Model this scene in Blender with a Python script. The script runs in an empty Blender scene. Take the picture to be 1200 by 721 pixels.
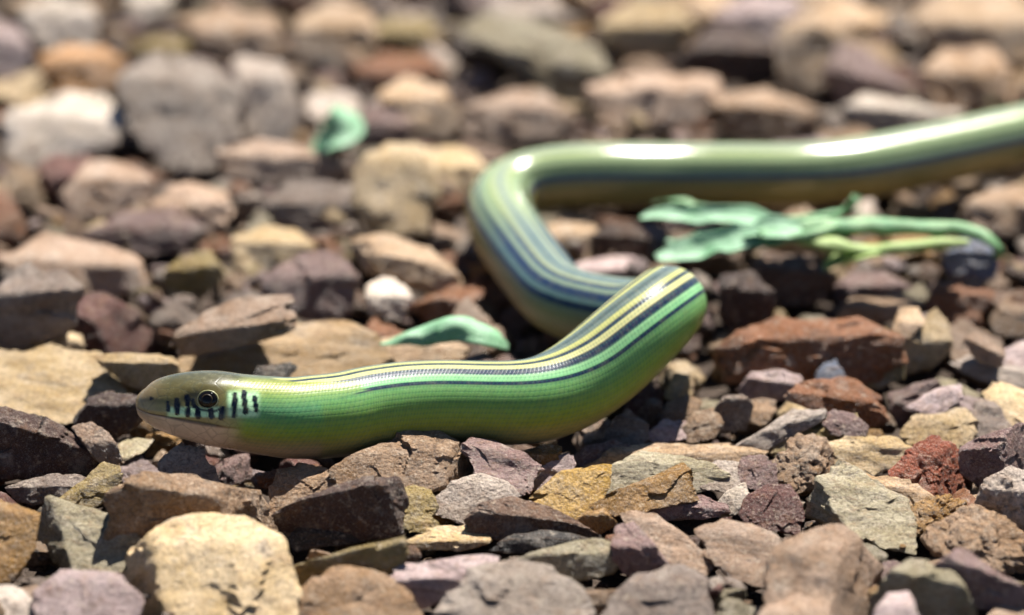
import bpy, bmesh, math, random
import numpy as np
from mathutils import Vector, Matrix
from mathutils.bvhtree import BVHTree

# one Blender unit is one centimetre: this is a close-up of a small animal
scene = bpy.context.scene
C = scene.collection
rad = math.radians
rng = np.random.RandomState(7)
random.seed(7)

# ------------------------------------------------------------------ camera
PITCH = rad(24.0)
DIST = 60.0
LENS = 144.0
W, H = 1200.0, 721.0
cam_data = bpy.data.cameras.new("camera")
cam = bpy.data.objects.new("camera", cam_data)
C.objects.link(cam)
cam.location = (0, -DIST * math.cos(PITCH), DIST * math.sin(PITCH))
cam.rotation_euler = (math.pi / 2 - PITCH, 0, 0)
cam_data.lens = LENS
cam_data.sensor_width = 36.0
cam_data.sensor_fit = 'HORIZONTAL'
cam_data.clip_start = 1.0
cam_data.clip_end = 20000.0
cam_data.dof.use_dof = True
cam_data.dof.focus_distance = 54.3
cam_data.dof.aperture_fstop = 0.112
cam_data.dof.aperture_blades = 0
scene.camera = cam

CAM = np.array(cam.location)
FWD = np.array([0, math.cos(PITCH), -math.sin(PITCH)])
UPV = np.array([0, math.sin(PITCH), math.cos(PITCH)])
RGT = np.array([1.0, 0, 0])
PX = (36.0 / LENS) / W          # tangent per photograph pixel


def ray(u, v):
    return FWD + RGT * (u - W / 2) * PX - UPV * (v - H / 2) * PX


def at_z(u, v, z):
    d = ray(u, v)
    return CAM + d * ((z - CAM[2]) / d[2])


def at_depth(u, v, dep):
    return CAM + ray(u, v) * dep


def project(P):
    P = np.asarray(P, float) - CAM
    dep = P @ FWD
    return W / 2 + (P @ RGT) / dep / PX, H / 2 - (P @ UPV) / dep / PX, dep


# ------------------------------------------------------------------ daylight
SUN_EL, SUN_AZ = rad(60), rad(22)       # high, behind the snake and a little right
world = bpy.data.worlds.new("World")
scene.world = world
world.use_nodes = True
nt = world.node_tree
sky = nt.nodes.new('ShaderNodeTexSky')
sky.sky_type = 'NISHITA'
sky.sun_disc = False
sky.sun_elevation = SUN_EL
sky.sun_rotation = SUN_AZ
sky.altitude = 2500.0
sky.air_density = 0.8
sky.dust_density = 0.3
nt.links.new(sky.outputs[0], nt.nodes['Background'].inputs[0])
nt.nodes['Background'].inputs[1].default_value = 0.05
sun_data = bpy.data.lights.new("sun", 'SUN')
sun_data.energy = 5.0
sun_data.angle = rad(0.5)
sun_data.color = (1.0, 0.955, 0.88)
sun = bpy.data.objects.new("sun", sun_data)
C.objects.link(sun)
sdir = Vector((math.sin(SUN_AZ) * math.cos(SUN_EL), math.cos(SUN_AZ) * math.cos(SUN_EL), math.sin(SUN_EL)))
sun.rotation_euler = sdir.to_track_quat('Z', 'Y').to_euler()
scene.view_settings.view_transform = 'Standard'
scene.view_settings.look = 'None'
scene.view_settings.exposure = 1.5
scene.view_settings.gamma = 1.0
scene.cycles.diffuse_bounces = 1


# ------------------------------------------------------------------ helpers
def tag(o, label=None, cat=None, group=None, kind=None):
    if label: o['label'] = label
    if cat: o['category'] = cat
    if group: o['group'] = group
    if kind: o['kind'] = kind
    return o


def mesh_from(name, verts, faces, smooth=True):
    me = bpy.data.meshes.new(name)
    verts = np.asarray(verts, np.float32)
    faces = np.asarray(faces, np.int32)
    k = faces.shape[1]
    me.vertices.add(len(verts))
    me.vertices.foreach_set('co', verts.ravel())
    me.loops.add(faces.size)
    me.loops.foreach_set('vertex_index', faces.ravel())
    me.polygons.add(len(faces))
    me.polygons.foreach_set('loop_start', np.arange(0, faces.size, k, dtype=np.int32))
    me.polygons.foreach_set('loop_total', np.full(len(faces), k, np.int32))
    me.update(calc_edges=True)
    me.polygons.foreach_set('use_smooth', np.full(len(faces), smooth))
    me.update()
    return me


def link(name, me, mat=None, parent=None, loc=None):
    o = bpy.data.objects.new(name, me)
    C.objects.link(o)
    if mat is not None and me is not None and not me.materials:
        me.materials.append(mat)
    if loc is not None: o.location = loc
    if parent is not None: o.parent = parent
    return o


def vcol(me, name, cols):
    a = me.color_attributes.new(name, 'FLOAT_COLOR', 'POINT')
    c = np.ones((len(me.vertices), 4), np.float32)
    c[:, :3] = cols
    a.data.foreach_set('color', c.ravel())


def _hash(i, j, k, seed):
    n = (i * 73856093) ^ (j * 19349663) ^ (k * 83492791) ^ (seed * 2654435)
    n = (n ^ (n >> 13)) * 1274126177
    n = n & 0x7fffffff
    n = (n ^ (n >> 16)) * 60493
    return ((n & 0xffff) / 32767.5) - 1.0


def noise3(P, seed=0):
    P = np.asarray(P, float)
    f = np.floor(P)
    i = f.astype(np.int64)
    t = P - f
    t = t * t * (3 - 2 * t)
    out = 0
    for a in (0, 1):
        wa = t[:, 0] if a else 1 - t[:, 0]
        for b in (0, 1):
            wb = t[:, 1] if b else 1 - t[:, 1]
            for c in (0, 1):
                wc = t[:, 2] if c else 1 - t[:, 2]
                out = out + wa * wb * wc * _hash(i[:, 0] + a, i[:, 1] + b, i[:, 2] + c, seed)
    return out


def fbm(P, freq, octs, seed, ridged=False):
    out, amp, tot = 0, 1.0, 0
    for k in range(octs):
        n = noise3(P * freq + seed * 3.7 + k * 11.3, seed + k)
        if ridged: n = 1 - 2 * np.abs(n)
        out = out + n * amp
        tot += amp
        amp *= 0.5
        freq *= 2.1
    return out / tot


ICO = {}
def ico(n):
    if n not in ICO:
        bm = bmesh.new()
        bmesh.ops.create_icosphere(bm, subdivisions=n, radius=1)
        v = np.array([x.co[:] for x in bm.verts])
        v /= np.linalg.norm(v, axis=1)[:, None]
        f = np.array([[w.index for w in x.verts] for x in bm.faces])
        bm.free()
        ICO[n] = (v, f)
    return ICO[n]


# ------------------------------------------------------------------ node helper
class N:
    def __init__(self, name):
        self.m = bpy.data.materials.new(name)
        self.m.use_nodes = True
        self.t = self.m.node_tree
        self.b = self.t.nodes['Principled BSDF']

    def new(self, typ, **kw):
        n = self.t.nodes.new(typ)
        for k, v in kw.items(): setattr(n, k, v)
        return n

    def put(self, sock, val):
        if hasattr(val, 'is_linked') or hasattr(val, 'links'):
            self.t.links.new(val, sock)
        else:
            sock.default_value = val

    def noise(self, vec, scale, detail=4, rough=0.6, dist=0.0):
        n = self.new('ShaderNodeTexNoise')
        self.put(n.inputs['Vector'], vec)
        n.inputs['Scale'].default_value = scale
        n.inputs['Detail'].default_value = detail
        n.inputs['Roughness'].default_value = rough
        n.inputs['Distortion'].default_value = dist
        return n.outputs['Fac']

    def math(self, op, a, b=None, clamp=False):
        n = self.new('ShaderNodeMath', operation=op, use_clamp=clamp)
        self.put(n.inputs[0], a)
        if b is not None: self.put(n.inputs[1], b)
        return n.outputs[0]

    def remap(self, v, a, b, c=0.0, d=1.0):
        n = self.new('ShaderNodeMapRange')
        self.put(n.inputs[0], v)
        for i, x in enumerate((a, b, c, d)): n.inputs[i + 1].default_value = x
        return n.outputs[0]

    def mix(self, fac, a, b, blend='MIX'):
        n = self.new('ShaderNodeMix', data_type='RGBA', blend_type=blend)
        self.put(n.inputs[0], fac)
        self.put(n.inputs[6], a)
        self.put(n.inputs[7], b)
        return n.outputs[2]

    def bump(self, h, strength, dist, normal=None):
        n = self.new('ShaderNodeBump')
        n.inputs['Strength'].default_value = strength
        n.inputs['Distance'].default_value = dist
        self.put(n.inputs['Height'], h)
        if normal is not None: self.put(n.inputs['Normal'], normal)
        return n.outputs[0]


def rock_material(name, kind, attr=False):
    s = N(name)
    tc = s.new('ShaderNodeTexCoord')
    oi = s.new('ShaderNodeObjectInfo')
    vec = tc.outputs['Object']
    add = s.new('ShaderNodeVectorMath', operation='ADD')
    s.put(add.inputs[0], vec)
    mul = s.math('MULTIPLY', oi.outputs['Random'], 37.0)
    comb = s.new('ShaderNodeCombineXYZ')
    for i in range(3): s.put(comb.inputs[i], mul)
    s.put(add.inputs[1], comb.outputs[0])
    p = add.outputs[0]
    if attr:
        at = s.new('ShaderNodeAttribute', attribute_name='tone')
        base = at.outputs['Color']
    else:
        base = oi.outputs['Color']
    if kind == 'slate':
        mp = s.new('ShaderNodeMapping')
        s.put(mp.inputs['Vector'], p)
        mp.inputs['Rotation'].default_value = (0.5, 0.35, 0.6)
        mp.inputs['Scale'].default_value = (0.8, 1.0, 6.0)
        q = mp.outputs[0]
    else:
        q = p
    big = s.noise(q, 1.6, 5, 0.6, 0.4)
    mid = s.noise(q, 5.0, 6, 0.7)
    fine = s.noise(p, 22.0, 5, 0.75)
    # stains of iron and pale dust over the stone's own colour
    hs = s.new('ShaderNodeHueSaturation')
    hs.inputs['Saturation'].default_value = 1.3
    hs.inputs['Value'].default_value = 0.68
    s.put(hs.inputs['Color'], base)
    col = s.mix(s.remap(big, 0.42, 0.62, 0, 0.85), base, hs.outputs[0])
    col = s.mix(s.remap(mid, 0.52, 0.72, 0, 0.55), col, (0.30, 0.14, 0.05, 1))
    col = s.mix(s.remap(s.noise(p, 2.6, 4, 0.65), 0.55, 0.72, 0, 0.5), col, (0.50, 0.42, 0.34, 1))
    dk = s.remap(fine, 0.36, 0.52, 0.0, 1.0)
    col = s.mix(s.math('MULTIPLY', s.math('SUBTRACT', 1.0, dk), 0.5), col, (0.035, 0.02, 0.016, 1))
    blot = s.noise(q, 3.4, 7, 0.75, 0.6)
    col = s.mix(s.remap(blot, 0.30, 0.47, 0.75, 0.0), col, (0.05, 0.028, 0.02, 1))
    col = s.mix(s.remap(s.noise(p, 11.0, 4, 0.7), 0.56, 0.70, 0.0, 0.6), col, (0.58, 0.48, 0.36, 1))
    sp = s.remap(s.noise(p, 48.0, 2, 0.5), 0.6, 0.7, 0, 0.5)
    col = s.mix(sp, col, (0.52, 0.45, 0.37, 1))
    s.put(s.b.inputs['Base Color'], col)
    s.put(s.b.inputs['Roughness'], s.remap(s.noise(p, 60.0, 2, 0.5), 0.38, 0.62, 0.30, 0.85))
    s.b.inputs['Specular IOR Level'].default_value = 0.45
    vor = s.new('ShaderNodeTexVoronoi')
    vor.inputs['Scale'].default_value = 16.0 if kind != 'crumbly' else 9.0
    s.put(vor.inputs['Vector'], p)
    st = {'rough': 1.0, 'slate': 0.8, 'pale': 0.6, 'crumbly': 1.0}[kind]
    b1 = s.bump(mid, 1.0 * st, 0.20)
    b2 = s.bump(fine, 1.0 * st, 0.09, b1)
    b3 = s.bump(vor.outputs['Distance'], (0.5 if kind in ('rough', 'crumbly') else 0.15), 0.03, b2)
    s.put(s.b.inputs['Normal'], b3)
    return s.m


ROCK = {k: rock_material(k + '_rock', k) for k in ('rough', 'slate', 'pale', 'crumbly')}
ROCK_STUFF = rock_material('gravel_rock', 'rough', attr=True)

TONE = dict(
    cream=(.48, .37, .22), white=(.60, .54, .46), yellow=(.52, .34, .12), ochre=(.31, .18, .065),
    tan=(.32, .215, .135), brown=(.17, .10, .065), rust=(.24, .10, .045), darkbrown=(.085, .047, .036),
    maroon=(.16, .065, .055), pink=(.35, .25, .18), mauve=(.23, .155, .145), lilac=(.37, .295, .29),
    grey=(.24, .195, .165), palegrey=(.40, .345, .295), greengrey=(.31, .28, .19), bluegrey=(.15, .19, .26), sand=(.44, .31, .175),
    olive=(.28, .215, .095), orange=(.47, .26, .12), redrust=(.27, .062, .026), black=(.025, .022, .02),
    peach=(.42, .30, .19))
for _k, _v in TONE.items():
    _l = sum(_v) / 3
    _v = tuple(.80 * x + .20 * _l * m for x, m in zip(_v, (1.22, .94, .84)))
    TONE[_k] = tuple(max(.012, _l + (x - _l) * 1.25) for x in _v)
WORD = dict(cream='cream', white='whitish', yellow='yellow', ochre='ochre', tan='tan', brown='brown', rust='rusty',
            darkbrown='dark brown', maroon='maroon', pink='pinkish', mauve='mauve', lilac='lilac grey', grey='grey',
            palegrey='pale grey', greengrey='greenish grey', bluegrey='blue grey', sand='sandy', olive='olive', orange='orange tan',
            redrust='rust red', black='black', peach='peach')


# ------------------------------------------------------------------ stones
def facets(P, n, amp, seed):
    """broken faces: every cell of a scatter of points gets its own little tilted plane"""
    q = np.random.RandomState(seed)
    lo, hi = P.min(0), P.max(0)
    c = q.uniform(lo, hi, (n * 2, 3))
    g = q.normal(size=(n * 2, 3)) * amp
    d = ((P[:, None, :] - c[None]) ** 2).sum(-1)
    i = d.argmin(1)
    off = ((P - c[i]) * g[i]).sum(1)
    return np.clip(off, -.17, .10)


def polytope_mesh(name, normals, dists, centre, axes, level, seed, rough=1.0, p=22, size=1.0):
    """star-shaped stone: soft intersection of half-spaces, then chipped and pitted by noise"""
    v, f = ico(level)
    d = (v * axes[0]) @ axes[1]
    d /= np.linalg.norm(d, axis=1)[:, None]
    q = np.clip(d @ normals.T / dists, 0, None)
    qm = q.max(axis=1)
    r = 1.0 / (qm * ((q / qm[:, None]) ** p).sum(axis=1) ** (1.0 / p))
    P = d * r[:, None]
    s = size
    n1 = fbm(P / s, 1.7, 3, seed)
    n2 = fbm(P / s, 5.0, 3, seed + 5, True)
    n3 = fbm(P, 9.0, 2, seed + 9)
    fa = facets(P / s, 12, 0.22, seed + 60) + 0.5 * facets(P / s, 60, 0.20, seed + 61)
    # stepped breaks, as on split stone
    st = noise3(P / s * 2.2 + 50, seed + 20)
    step = np.round(st * 3) / 3 - st
    k = 1 + rough * (0.06 * n1 + 0.035 * n2 + 0.07 * step + fa) + rough * 0.03 * n3 / max(s, .3)
    if level >= 5: k = k + rough * 0.020 * fbm(P, 15.0, 2, seed + 13, True) / max(s, .5)
    P = P * k[:, None]
    return P + centre, f


def hull_planes(pts):
    bm = bmesh.new()
    for q in pts: bm.verts.new(Vector(q))
    bmesh.ops.convex_hull(bm, input=bm.verts)
    bm.normal_update()
    ns, ds, vs = [], [], []
    for fc in bm.faces:
        if fc.calc_area() < 1e-6: continue
        ns.append(fc.normal[:]); ds.append(fc.normal.dot(fc.verts[0].co))
    vs = np.array([x.co[:] for x in bm.verts if x.link_faces])
    bm.free()
    return np.array(ns), np.array(ds), vs


def plane_t(u, v, p0, n):
    d = ray(u, v)
    k = d @ n
    return ((p0 - CAM) @ n) / k if k < -1e-4 else -1e9


def inside(u, v, poly):
    c = False
    j = len(poly) - 1
    for i in range(len(poly)):
        (xi, yi), (xj, yj) = poly[i], poly[j]
        if (yi > v) != (yj > v) and u < (xj - xi) * (v - yi) / (yj - yi) + xi: c = not c
        j = i
    return c


HEROES = []      # (short name, px centre, px half size, ground centre, ground radius)


def hero(kind, tone, short, where, pts, ridge=None, a=12, b=70, z=-0.1, L=None, R=None, fine=False, thick=0.6,
         rough=1.0, grow=1.04):
    seed = len(HEROES) + 11
    rr = np.random.RandomState(seed)
    poly = [tuple(map(float, q.split(','))) for q in pts.split()]
    lowest = max(q[1] for q in poly)
    if lowest < 380: rough *= 1.15
    if lowest < 380 and b < 62: b += 12
    if lowest > 430 and b < 58: b -= 8
    us = [q[0] for q in poly]; vs = [q[1] for q in poly]
    cu, cv = np.mean(us), np.mean(vs)
    poly = [(cu + (x - cu) * grow, cv + (y - cv) * grow) for x, y in poly]
    us = [q[0] for q in poly]; vs = [q[1] for q in poly]
    u0, u1, v0, v1 = min(us), max(us), min(vs), max(vs)
    bi = int(np.argmax(vs))
    P0 = at_z(poly[bi][0], v1, z)
    yaw = rad(rr.uniform(-14, 14))
    br = rad(b)
    nF = np.array([math.sin(yaw) * math.sin(br), -math.cos(yaw) * math.sin(br), math.cos(br)])
    if ridge is None: ridge = 0.38
    if isinstance(ridge, float): rl = rrg = v0 + ridge * (v1 - v0); rl += rr.uniform(-.08, .08) * (v1 - v0)
    else: rl, rrg = ridge
    Ra = CAM + ray(u0, rl) * plane_t(u0, rl, P0, nF)
    Rb = CAM + ray(u1, rrg) * plane_t(u1, rrg, P0, nF)
    g = np.array([rr.uniform(-.12, .12), math.cos(rad(a)), math.sin(rad(a))])
    nT = np.cross(Rb - Ra, g); nT /= np.linalg.norm(nT)
    planes = [(P0, nF), (Ra, nT)]
    mid = (Ra + Rb) / 2
    for cut, sgn in ((L, -1), (R, 1)):
        if cut is not None:
            vv = rl + (rrg - rl) * (cut - u0) / (u1 - u0)
            pc = CAM + ray(cut, vv) * plane_t(cut, vv, P0, nF)
            n = np.array([sgn * math.cos(rad(28)), -math.sin(rad(28)), 0.35]); n /= np.linalg.norm(n)
            planes.append((pc, n))
    def depth(u, v):
        return max(plane_t(u, v, p, n) for p, n in planes)
    P = [CAM + ray(u, v) * depth(u, v) for u, v in poly]
    for i in range(9):
        for j in range(9):
            u = u0 + (i + .5) / 9 * (u1 - u0); v = v0 + (j + .5) / 9 * (v1 - v0)
            if inside(u, v, poly): P.append(CAM + ray(u, v) * depth(u, v))
    P = np.array(P)
    dep = (P - CAM) @ FWD
    sz = math.sqrt((u1 - u0) * (v1 - v0)) * PX * dep.mean()
    for (u, v) in poly:
        uu, vv = cu + (u - cu) * .8, cv + (v - cv) * .8 + 0.05 * (v1 - v0)
        q = CAM + ray(uu, vv) * (depth(uu, vv) + thick * sz * .9)
        P = np.vstack([P, q])
    ns, ds, hv = hull_planes(P)
    cen = (hv.min(0) + hv.max(0)) / 2 * .4 + hv.mean(0) * .6
    dd = ds - ns @ cen
    if dd.min() < 0.02:
        cen = P.mean(0); dd = np.maximum(ds - ns @ cen, 0.02)
    w, V = np.linalg.eigh(np.cov((hv - cen).T) + np.eye(3) * 1e-4)
    axes = (np.sqrt(w) / np.sqrt(w).max(), V.T)
    lvl = 5 if fine else 4
    co, f = polytope_mesh(short, ns, dd, cen, axes, lvl, seed, rough * (1.25 if kind == 'crumbly' else 1.0),
                          p=60 if kind != 'crumbly' else 14, size=sz)
    if kind == 'crumbly':
        d = co - cen; ln = np.linalg.norm(d, axis=1)[:, None]; d = d / ln
        for ncell, amp in ((150, .10), (420, .055)):
            c_ = co[rr.choice(len(co), ncell)]
            m_ = np.sqrt(((co[:, None, :] - c_[None]) ** 2).sum(-1).min(1))
            rad_ = np.percentile(m_, 92)
            co = co + d * (amp * (np.sqrt(np.clip(1 - (m_ / rad_) ** 2, 0, 1)) - .5))[:, None]
    if kind == 'slate':
        q = co @ np.array([0.25, 0.42, 0.87])
        ly = noise3(np.stack([q * 9, q * 0, co[:, 0] * .6], 1), seed + 40)
        d = co - cen; d /= np.linalg.norm(d, axis=1)[:, None]
        co = co + d * (0.035 * ly)[:, None]
    base = np.array([co[:, 0].mean(), co[:, 1].mean(), co[:, 2].min()])
    me = mesh_from('stone', co - base, f)
    if hasattr(me, 'set_sharp_from_angle'): me.set_sharp_from_angle(angle=rad(32))
    o = link('stone', me, ROCK[kind], loc=base)
    c = np.array(TONE[tone]) * rr.uniform(.8, 1.15) * (1.25 if tone not in ('black', 'darkbrown', 'maroon', 'brown') else 0.9) * (1.12 if lowest > 560 else 1.0)
    o.color = (*np.clip(c, 0, 1), 1)
    tag(o, short + ' ' + where, 'stone', 'stones of the gravel bed')
    HEROES.append((short, (cu, cv), ((u1 - u0) / 2, (v1 - v0) / 2), (co[:, :2].mean(0)), 0.5 * np.ptp(co[:, :2], axis=0), poly))
    return o


S = hero
# --- bottom row, nearest the lens
S('pale', 'cream', 'big cream-yellow block', 'blurred at the bottom left, nearest the lens', '168,628 200,610 245,604 300,608 333,628 350,690 345,735 130,735 140,665 165,640', (640, 632), 14, 44, L=176, fine=True, rough=.8)
S('slate', 'greengrey', 'green-grey wedge', 'standing left of the cream-yellow block', '42,600 62,582 110,605 150,612 163,640 140,670 90,680 70,665 48,635', (590, 620), 10, 36, L=64, fine=True)
S('rough', 'lilac', 'lilac-grey stone', 'in the bottom left under the green-grey wedge', '45,690 70,668 140,672 165,700 150,745 40,745', (680, 680), 12, 45)
S('rough', 'ochre', 'pitted ochre stone', 'cut by the left edge near the bottom corner', '-25,583 20,590 45,603 40,640 15,680 -25,684', (590, 606), 10, 55, fine=True)
S('pale', 'palegrey', 'pale grey stone', 'in the bottom left corner', '-15,690 15,683 40,705 52,740 -15,745', None, 12, 50)
S('slate', 'olive', 'olive-tan splinter', 'lying just above the green-grey wedge', '62,592 95,562 118,545 137,548 141,566 120,592 95,602', (590, 552), 20, 55, fine=True)
S('rough', 'grey', 'low grey stone', 'under the dark boulder at the left edge', '5,572 30,562 60,556 98,556 102,567 60,592 20,588', None, 15, 60)
S('rough', 'darkbrown', 'large dark boulder', 'with a thin lit rim at the left edge', '-25,478 0,476 40,486 75,502 100,518 118,536 112,556 60,562 0,562 -25,550', (484, 534), 14, 80, fine=True, thick=.9)
S('rough', 'pink', 'small pinkish stone', 'against the right end of the dark boulder', '85,502 108,494 132,512 148,540 128,552 108,535', None, 18, 60, z=.1)
S('pale', 'greengrey', 'pale flake', 'in the shadow below the snout', '130,524 150,515 181,514 168,530 140,543', .7, 20, 60)
S('slate', 'cream', 'large cream slab', 'at the left edge, left of the snout', '-25,440 10,410 60,406 115,416 132,438 148,458 112,472 96,492 60,502 0,490 -25,484', (412, 424), 10, 27, thick=.4, fine=True)
S('rough', 'darkbrown', 'dark block', 'touching the tip of the snout', '88,492 105,466 130,458 160,464 168,490 150,508 120,518 90,505', (474, 474), 14, 76)
S('rough', 'cream', 'tan ledge', 'lying behind the tip of the snout', '108,418 150,413 205,418 212,438 170,458 150,452 125,432', (424, 426), 12, 80, z=.2)
S('rough', 'palegrey', 'small grey triangle stone', 'under the chin', '186,542 200,526 212,519 235,524 246,545 262,575 188,575', .15, 12, 40, fine=True, z=.05)
S('rough', 'tan', 'brown slab with shaded face', 'below the chin, above the cream-yellow block', '128,582 155,561 200,558 260,569 300,577 319,606 315,645 130,645', (566, 590), 8, 78, R=252, fine=True)
S('rough', 'tan', 'banded tan stone', 'under the throat', '318,572 325,553 350,545 380,550 396,572 400,600 318,605', (556, 560), 12, 50, fine=True)
S('rough', 'darkbrown', 'dark peaked stone', 'with a lit right corner, below the neck', '320,606 350,586 400,568 440,558 466,561 474,590 470,624 400,638 328,632', (592, 562), 10, 82, R=452, fine=True)
S('rough', 'tan', 'large rough brown rock', 'in sharp focus against the belly', '398,547 440,520 490,500 512,503 540,520 568,548 545,568 480,580 405,578', (530, 528), 12, 44, R=528, fine=True, rough=1.3, z=.12)
S('rough', 'rust', 'little rusty chip', 'in shadow under the throat', '300,556 330,548 334,566 318,576 302,570', .5, 15, 60)
S('slate', 'mauve', 'grey-mauve stone', 'leaning against the belly, right of the rough brown rock', '545,532 556,516 580,517 610,530 634,550 620,578 590,584 566,566', (524, 540), 14, 42, fine=True, z=.05)
S('rough', 'palegrey', 'whitish grey stone', 'in front of the grey-mauve stone', '512,584 530,566 560,556 592,562 608,580 592,602 550,614 514,606', (566, 570), 14, 46, fine=True)
S('rough', 'olive', 'small greenish tan stone', 'between the dark peaked stone and the whitish grey stone', '466,577 480,568 505,574 514,595 494,614 468,614', .3, 15, 50, fine=True)
S('rough', 'ochre', 'small pitted ochre chip', 'touching the belly below the body bend', '612,529 640,521 656,524 654,541 640,550 620,540', .4, 15, 60, fine=True, z=.1)
S('slate', 'lilac', 'thin lilac flake', 'standing tilted behind the yellow stone', '618,574 632,554 648,538 665,532 674,545 664,560 640,574', .1, 20, 50, fine=True, thick=.25)
S('rough', 'yellow', 'yellow ochre stone', 'in the sharp gravel at the centre', '618,584 640,568 660,552 700,550 719,544 717,560 696,582 694,606 650,606', (560, 552), 14, 42, fine=True)
S('slate', 'greengrey', 'long grey-green slab', 'right of the yellow ochre stone', '698,556 730,543 755,530 800,533 830,543 852,556 836,574 800,572 760,570 716,582', (540, 548), 16, 50, fine=True, thick=.4)
S('rough', 'ochre', 'tan wedge', 'leaning in front of the long grey-green slab', '688,592 740,568 795,545 806,558 812,586 770,598 700,606', (578, 556), 14, 46, fine=True, z=.1)
S('rough', 'ochre', 'small orange-brown stone', 'in shade left of the purple-brown slab', '668,612 684,602 708,597 722,614 704,626 680,622', (604, 602), 15, 70, fine=True)
S('rough', 'brown', 'dark brown slab', 'arched over a black gap at the centre bottom', '553,608 575,590 600,583 640,592 675,610 702,628 690,636 640,628 600,634 556,630', (596, 618), 16, 72, fine=True)
S('rough', 'mauve', 'purple-brown slab', 'right of centre above the pink tongue stone', '718,596 735,576 760,571 800,577 850,591 856,602 800,609 770,606 732,612', (588, 597), 12, 60, fine=True)
S('slate', 'pink', 'long pinkish tongue stone', 'sloping down right near the bottom centre', '731,604 745,596 770,601 800,624 838,660 824,676 790,664 760,654 735,628', (600, 650), 24, 40)
S('rough', 'mauve', 'shaded purple stone', 'under the left side of the pink tongue stone', '722,620 742,612 772,642 794,676 740,680 716,656', None, 10, 80)
S('slate', 'pink', 'broad pink-grey stone', 'right of the pink tongue stone', '816,622 850,610 884,612 904,624 908,652 922,678 902,690 870,672 850,672 832,652', (620, 622), 12, 34)
S('rough', 'pink', 'large blurred tan-pink rock', 'at the bottom right of centre', '895,655 930,625 955,614 988,616 1012,640 1040,668 1034,705 1005,745 915,745 898,700', (640, 650), 14, 48, R=985, thick=.7)
S('pale', 'pink', 'pale rounded stone', 'cut by the bottom edge below the large tan-pink rock', '895,712 935,697 970,708 992,745 880,745', None, 15, 40, z=.3)
S('rough', 'palegrey', 'large blurred grey-white rock', 'at the bottom edge, centre', '525,700 560,665 600,655 645,664 684,690 706,745 500,745', (676, 678), 12, 42, thick=.7)
S('rough', 'tan', 'blurred grey-tan rock', 'at the bottom edge right of the cream-yellow block', '328,740 350,692 388,662 430,664 472,690 506,745', (676, 680), 12, 40)
S('rough', 'olive', 'narrow ochre slab', 'slanting up right under the dark peaked stone', '342,664 400,646 470,629 478,648 466,672 400,680 348,690', (660, 634), 12, 70)
S('slate', 'lilac', 'flat lilac-grey slab', 'right of the narrow ochre slab', '446,684 480,660 560,652 582,655 578,672 545,695 490,716 460,706', (682, 672), 9, 66)
S('rough', 'greengrey', 'blunt grey-tan stone', 'above the large grey-white rock at the bottom', '612,655 660,636 700,631 730,639 738,652 722,672 680,680 632,674', (650, 648), 14, 62)
S('rough', 'grey', 'blurred grey rock with white patches', 'at the bottom edge right of centre', '712,700 760,665 800,661 826,676 836,745 712,745', (684, 680), 12, 45)
S('pale', 'cream', 'flat pale yellow stone', 'lit, just above the flat lilac-grey slab', '478,634 500,620 530,614 570,621 580,634 540,646 498,644', (634, 634), 10, 66)
S('slate', 'black', 'thin blackish strip of rock', 'under the dark peaked stone', '338,636 358,612 400,618 440,619 448,630 400,634 350,646', .35, 12, 60, thick=.3)
S('slate', 'black', 'curved blackish strip', 'under the arched dark brown slab', '570,646 600,626 640,620 690,630 698,640 640,640 600,650', .35, 12, 60, thick=.3)
S('rough', 'brown', 'little reddish stone', 'right of the end of the narrow ochre slab', '470,660 476,640 488,638 494,652 484,664', .4, 15, 60)
S('rough', 'olive', 'tiny rounded tan stone', 'beside the right foot of the dark peaked stone', '474,616 486,605 504,605 514,616 504,624 480,624', .4, 15, 50, fine=True)
# --- bottom right
S('rough', 'greengrey', 'arched dark rock with pale rim', 'blurred at the bottom right', '1022,700 1040,668 1070,652 1110,664 1134,692 1156,745 1022,745', (664, 690), 10, 84)
S('rough', 'mauve', 'dark mauve wedge', 'with a lit upper edge near the bottom right corner', '1090,668 1125,641 1160,664 1204,692 1200,716 1140,712 1106,690', (648, 688), 14, 82, z=.1)
S('pale', 'pink', 'pink stone', 'in the bottom right corner', '1150,730 1168,708 1185,704 1218,712 1218,748 1150,748', .4, 12, 50)
S('pale', 'lilac', 'blurred lilac pebble', 'at the bottom edge under the dark arched rock', '1026,714 1042,696 1064,694 1076,712 1074,745 1026,745', .3, 12, 50, z=.3)
S('slate', 'greengrey', 'large pale green streaked rock', 'in focus right of centre', '946,604 957,566 985,544 1010,558 1060,584 1070,612 1066,644 1040,640 1000,622', (560, 590), 12, 34, L=962, fine=True, rough=1.2)
S('slate', 'peach', 'peach slab', 'behind the green streaked rock, before the rust-red rock', '1000,553 1040,558 1076,566 1098,586 1102,606 1070,612 1030,576', (556, 584), 16, 44, fine=True)
S('crumbly', 'tan', 'crumbly tan clod', 'of stuck grains under the rust-red rock', '1078,630 1100,612 1140,597 1176,608 1205,635 1205,672 1150,668 1100,652', (612, 612), 14, 44, fine=True)
S('crumbly', 'ochre', 'smaller crumbly clod', 'between the green streaked rock and the rust-red rock', '1062,604 1080,590 1104,584 1126,586 1134,604 1108,628 1072,626', (594, 594), 14, 44, fine=True)
S('rough', 'redrust', 'rust-red rock', 'the only strongly red stone, right side', '1045,552 1063,526 1090,514 1120,524 1130,545 1130,578 1095,588 1058,576', (532, 536), 14, 50, R=1100, fine=True, rough=1.3)
S('rough', 'mauve', 'dark faced mauve rock', 'at the right edge beside the rust-red rock', '1126,522 1165,508 1195,500 1225,506 1225,572 1150,574 1126,552', (528, 522), 12, 82, R=1172, fine=True)
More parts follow.
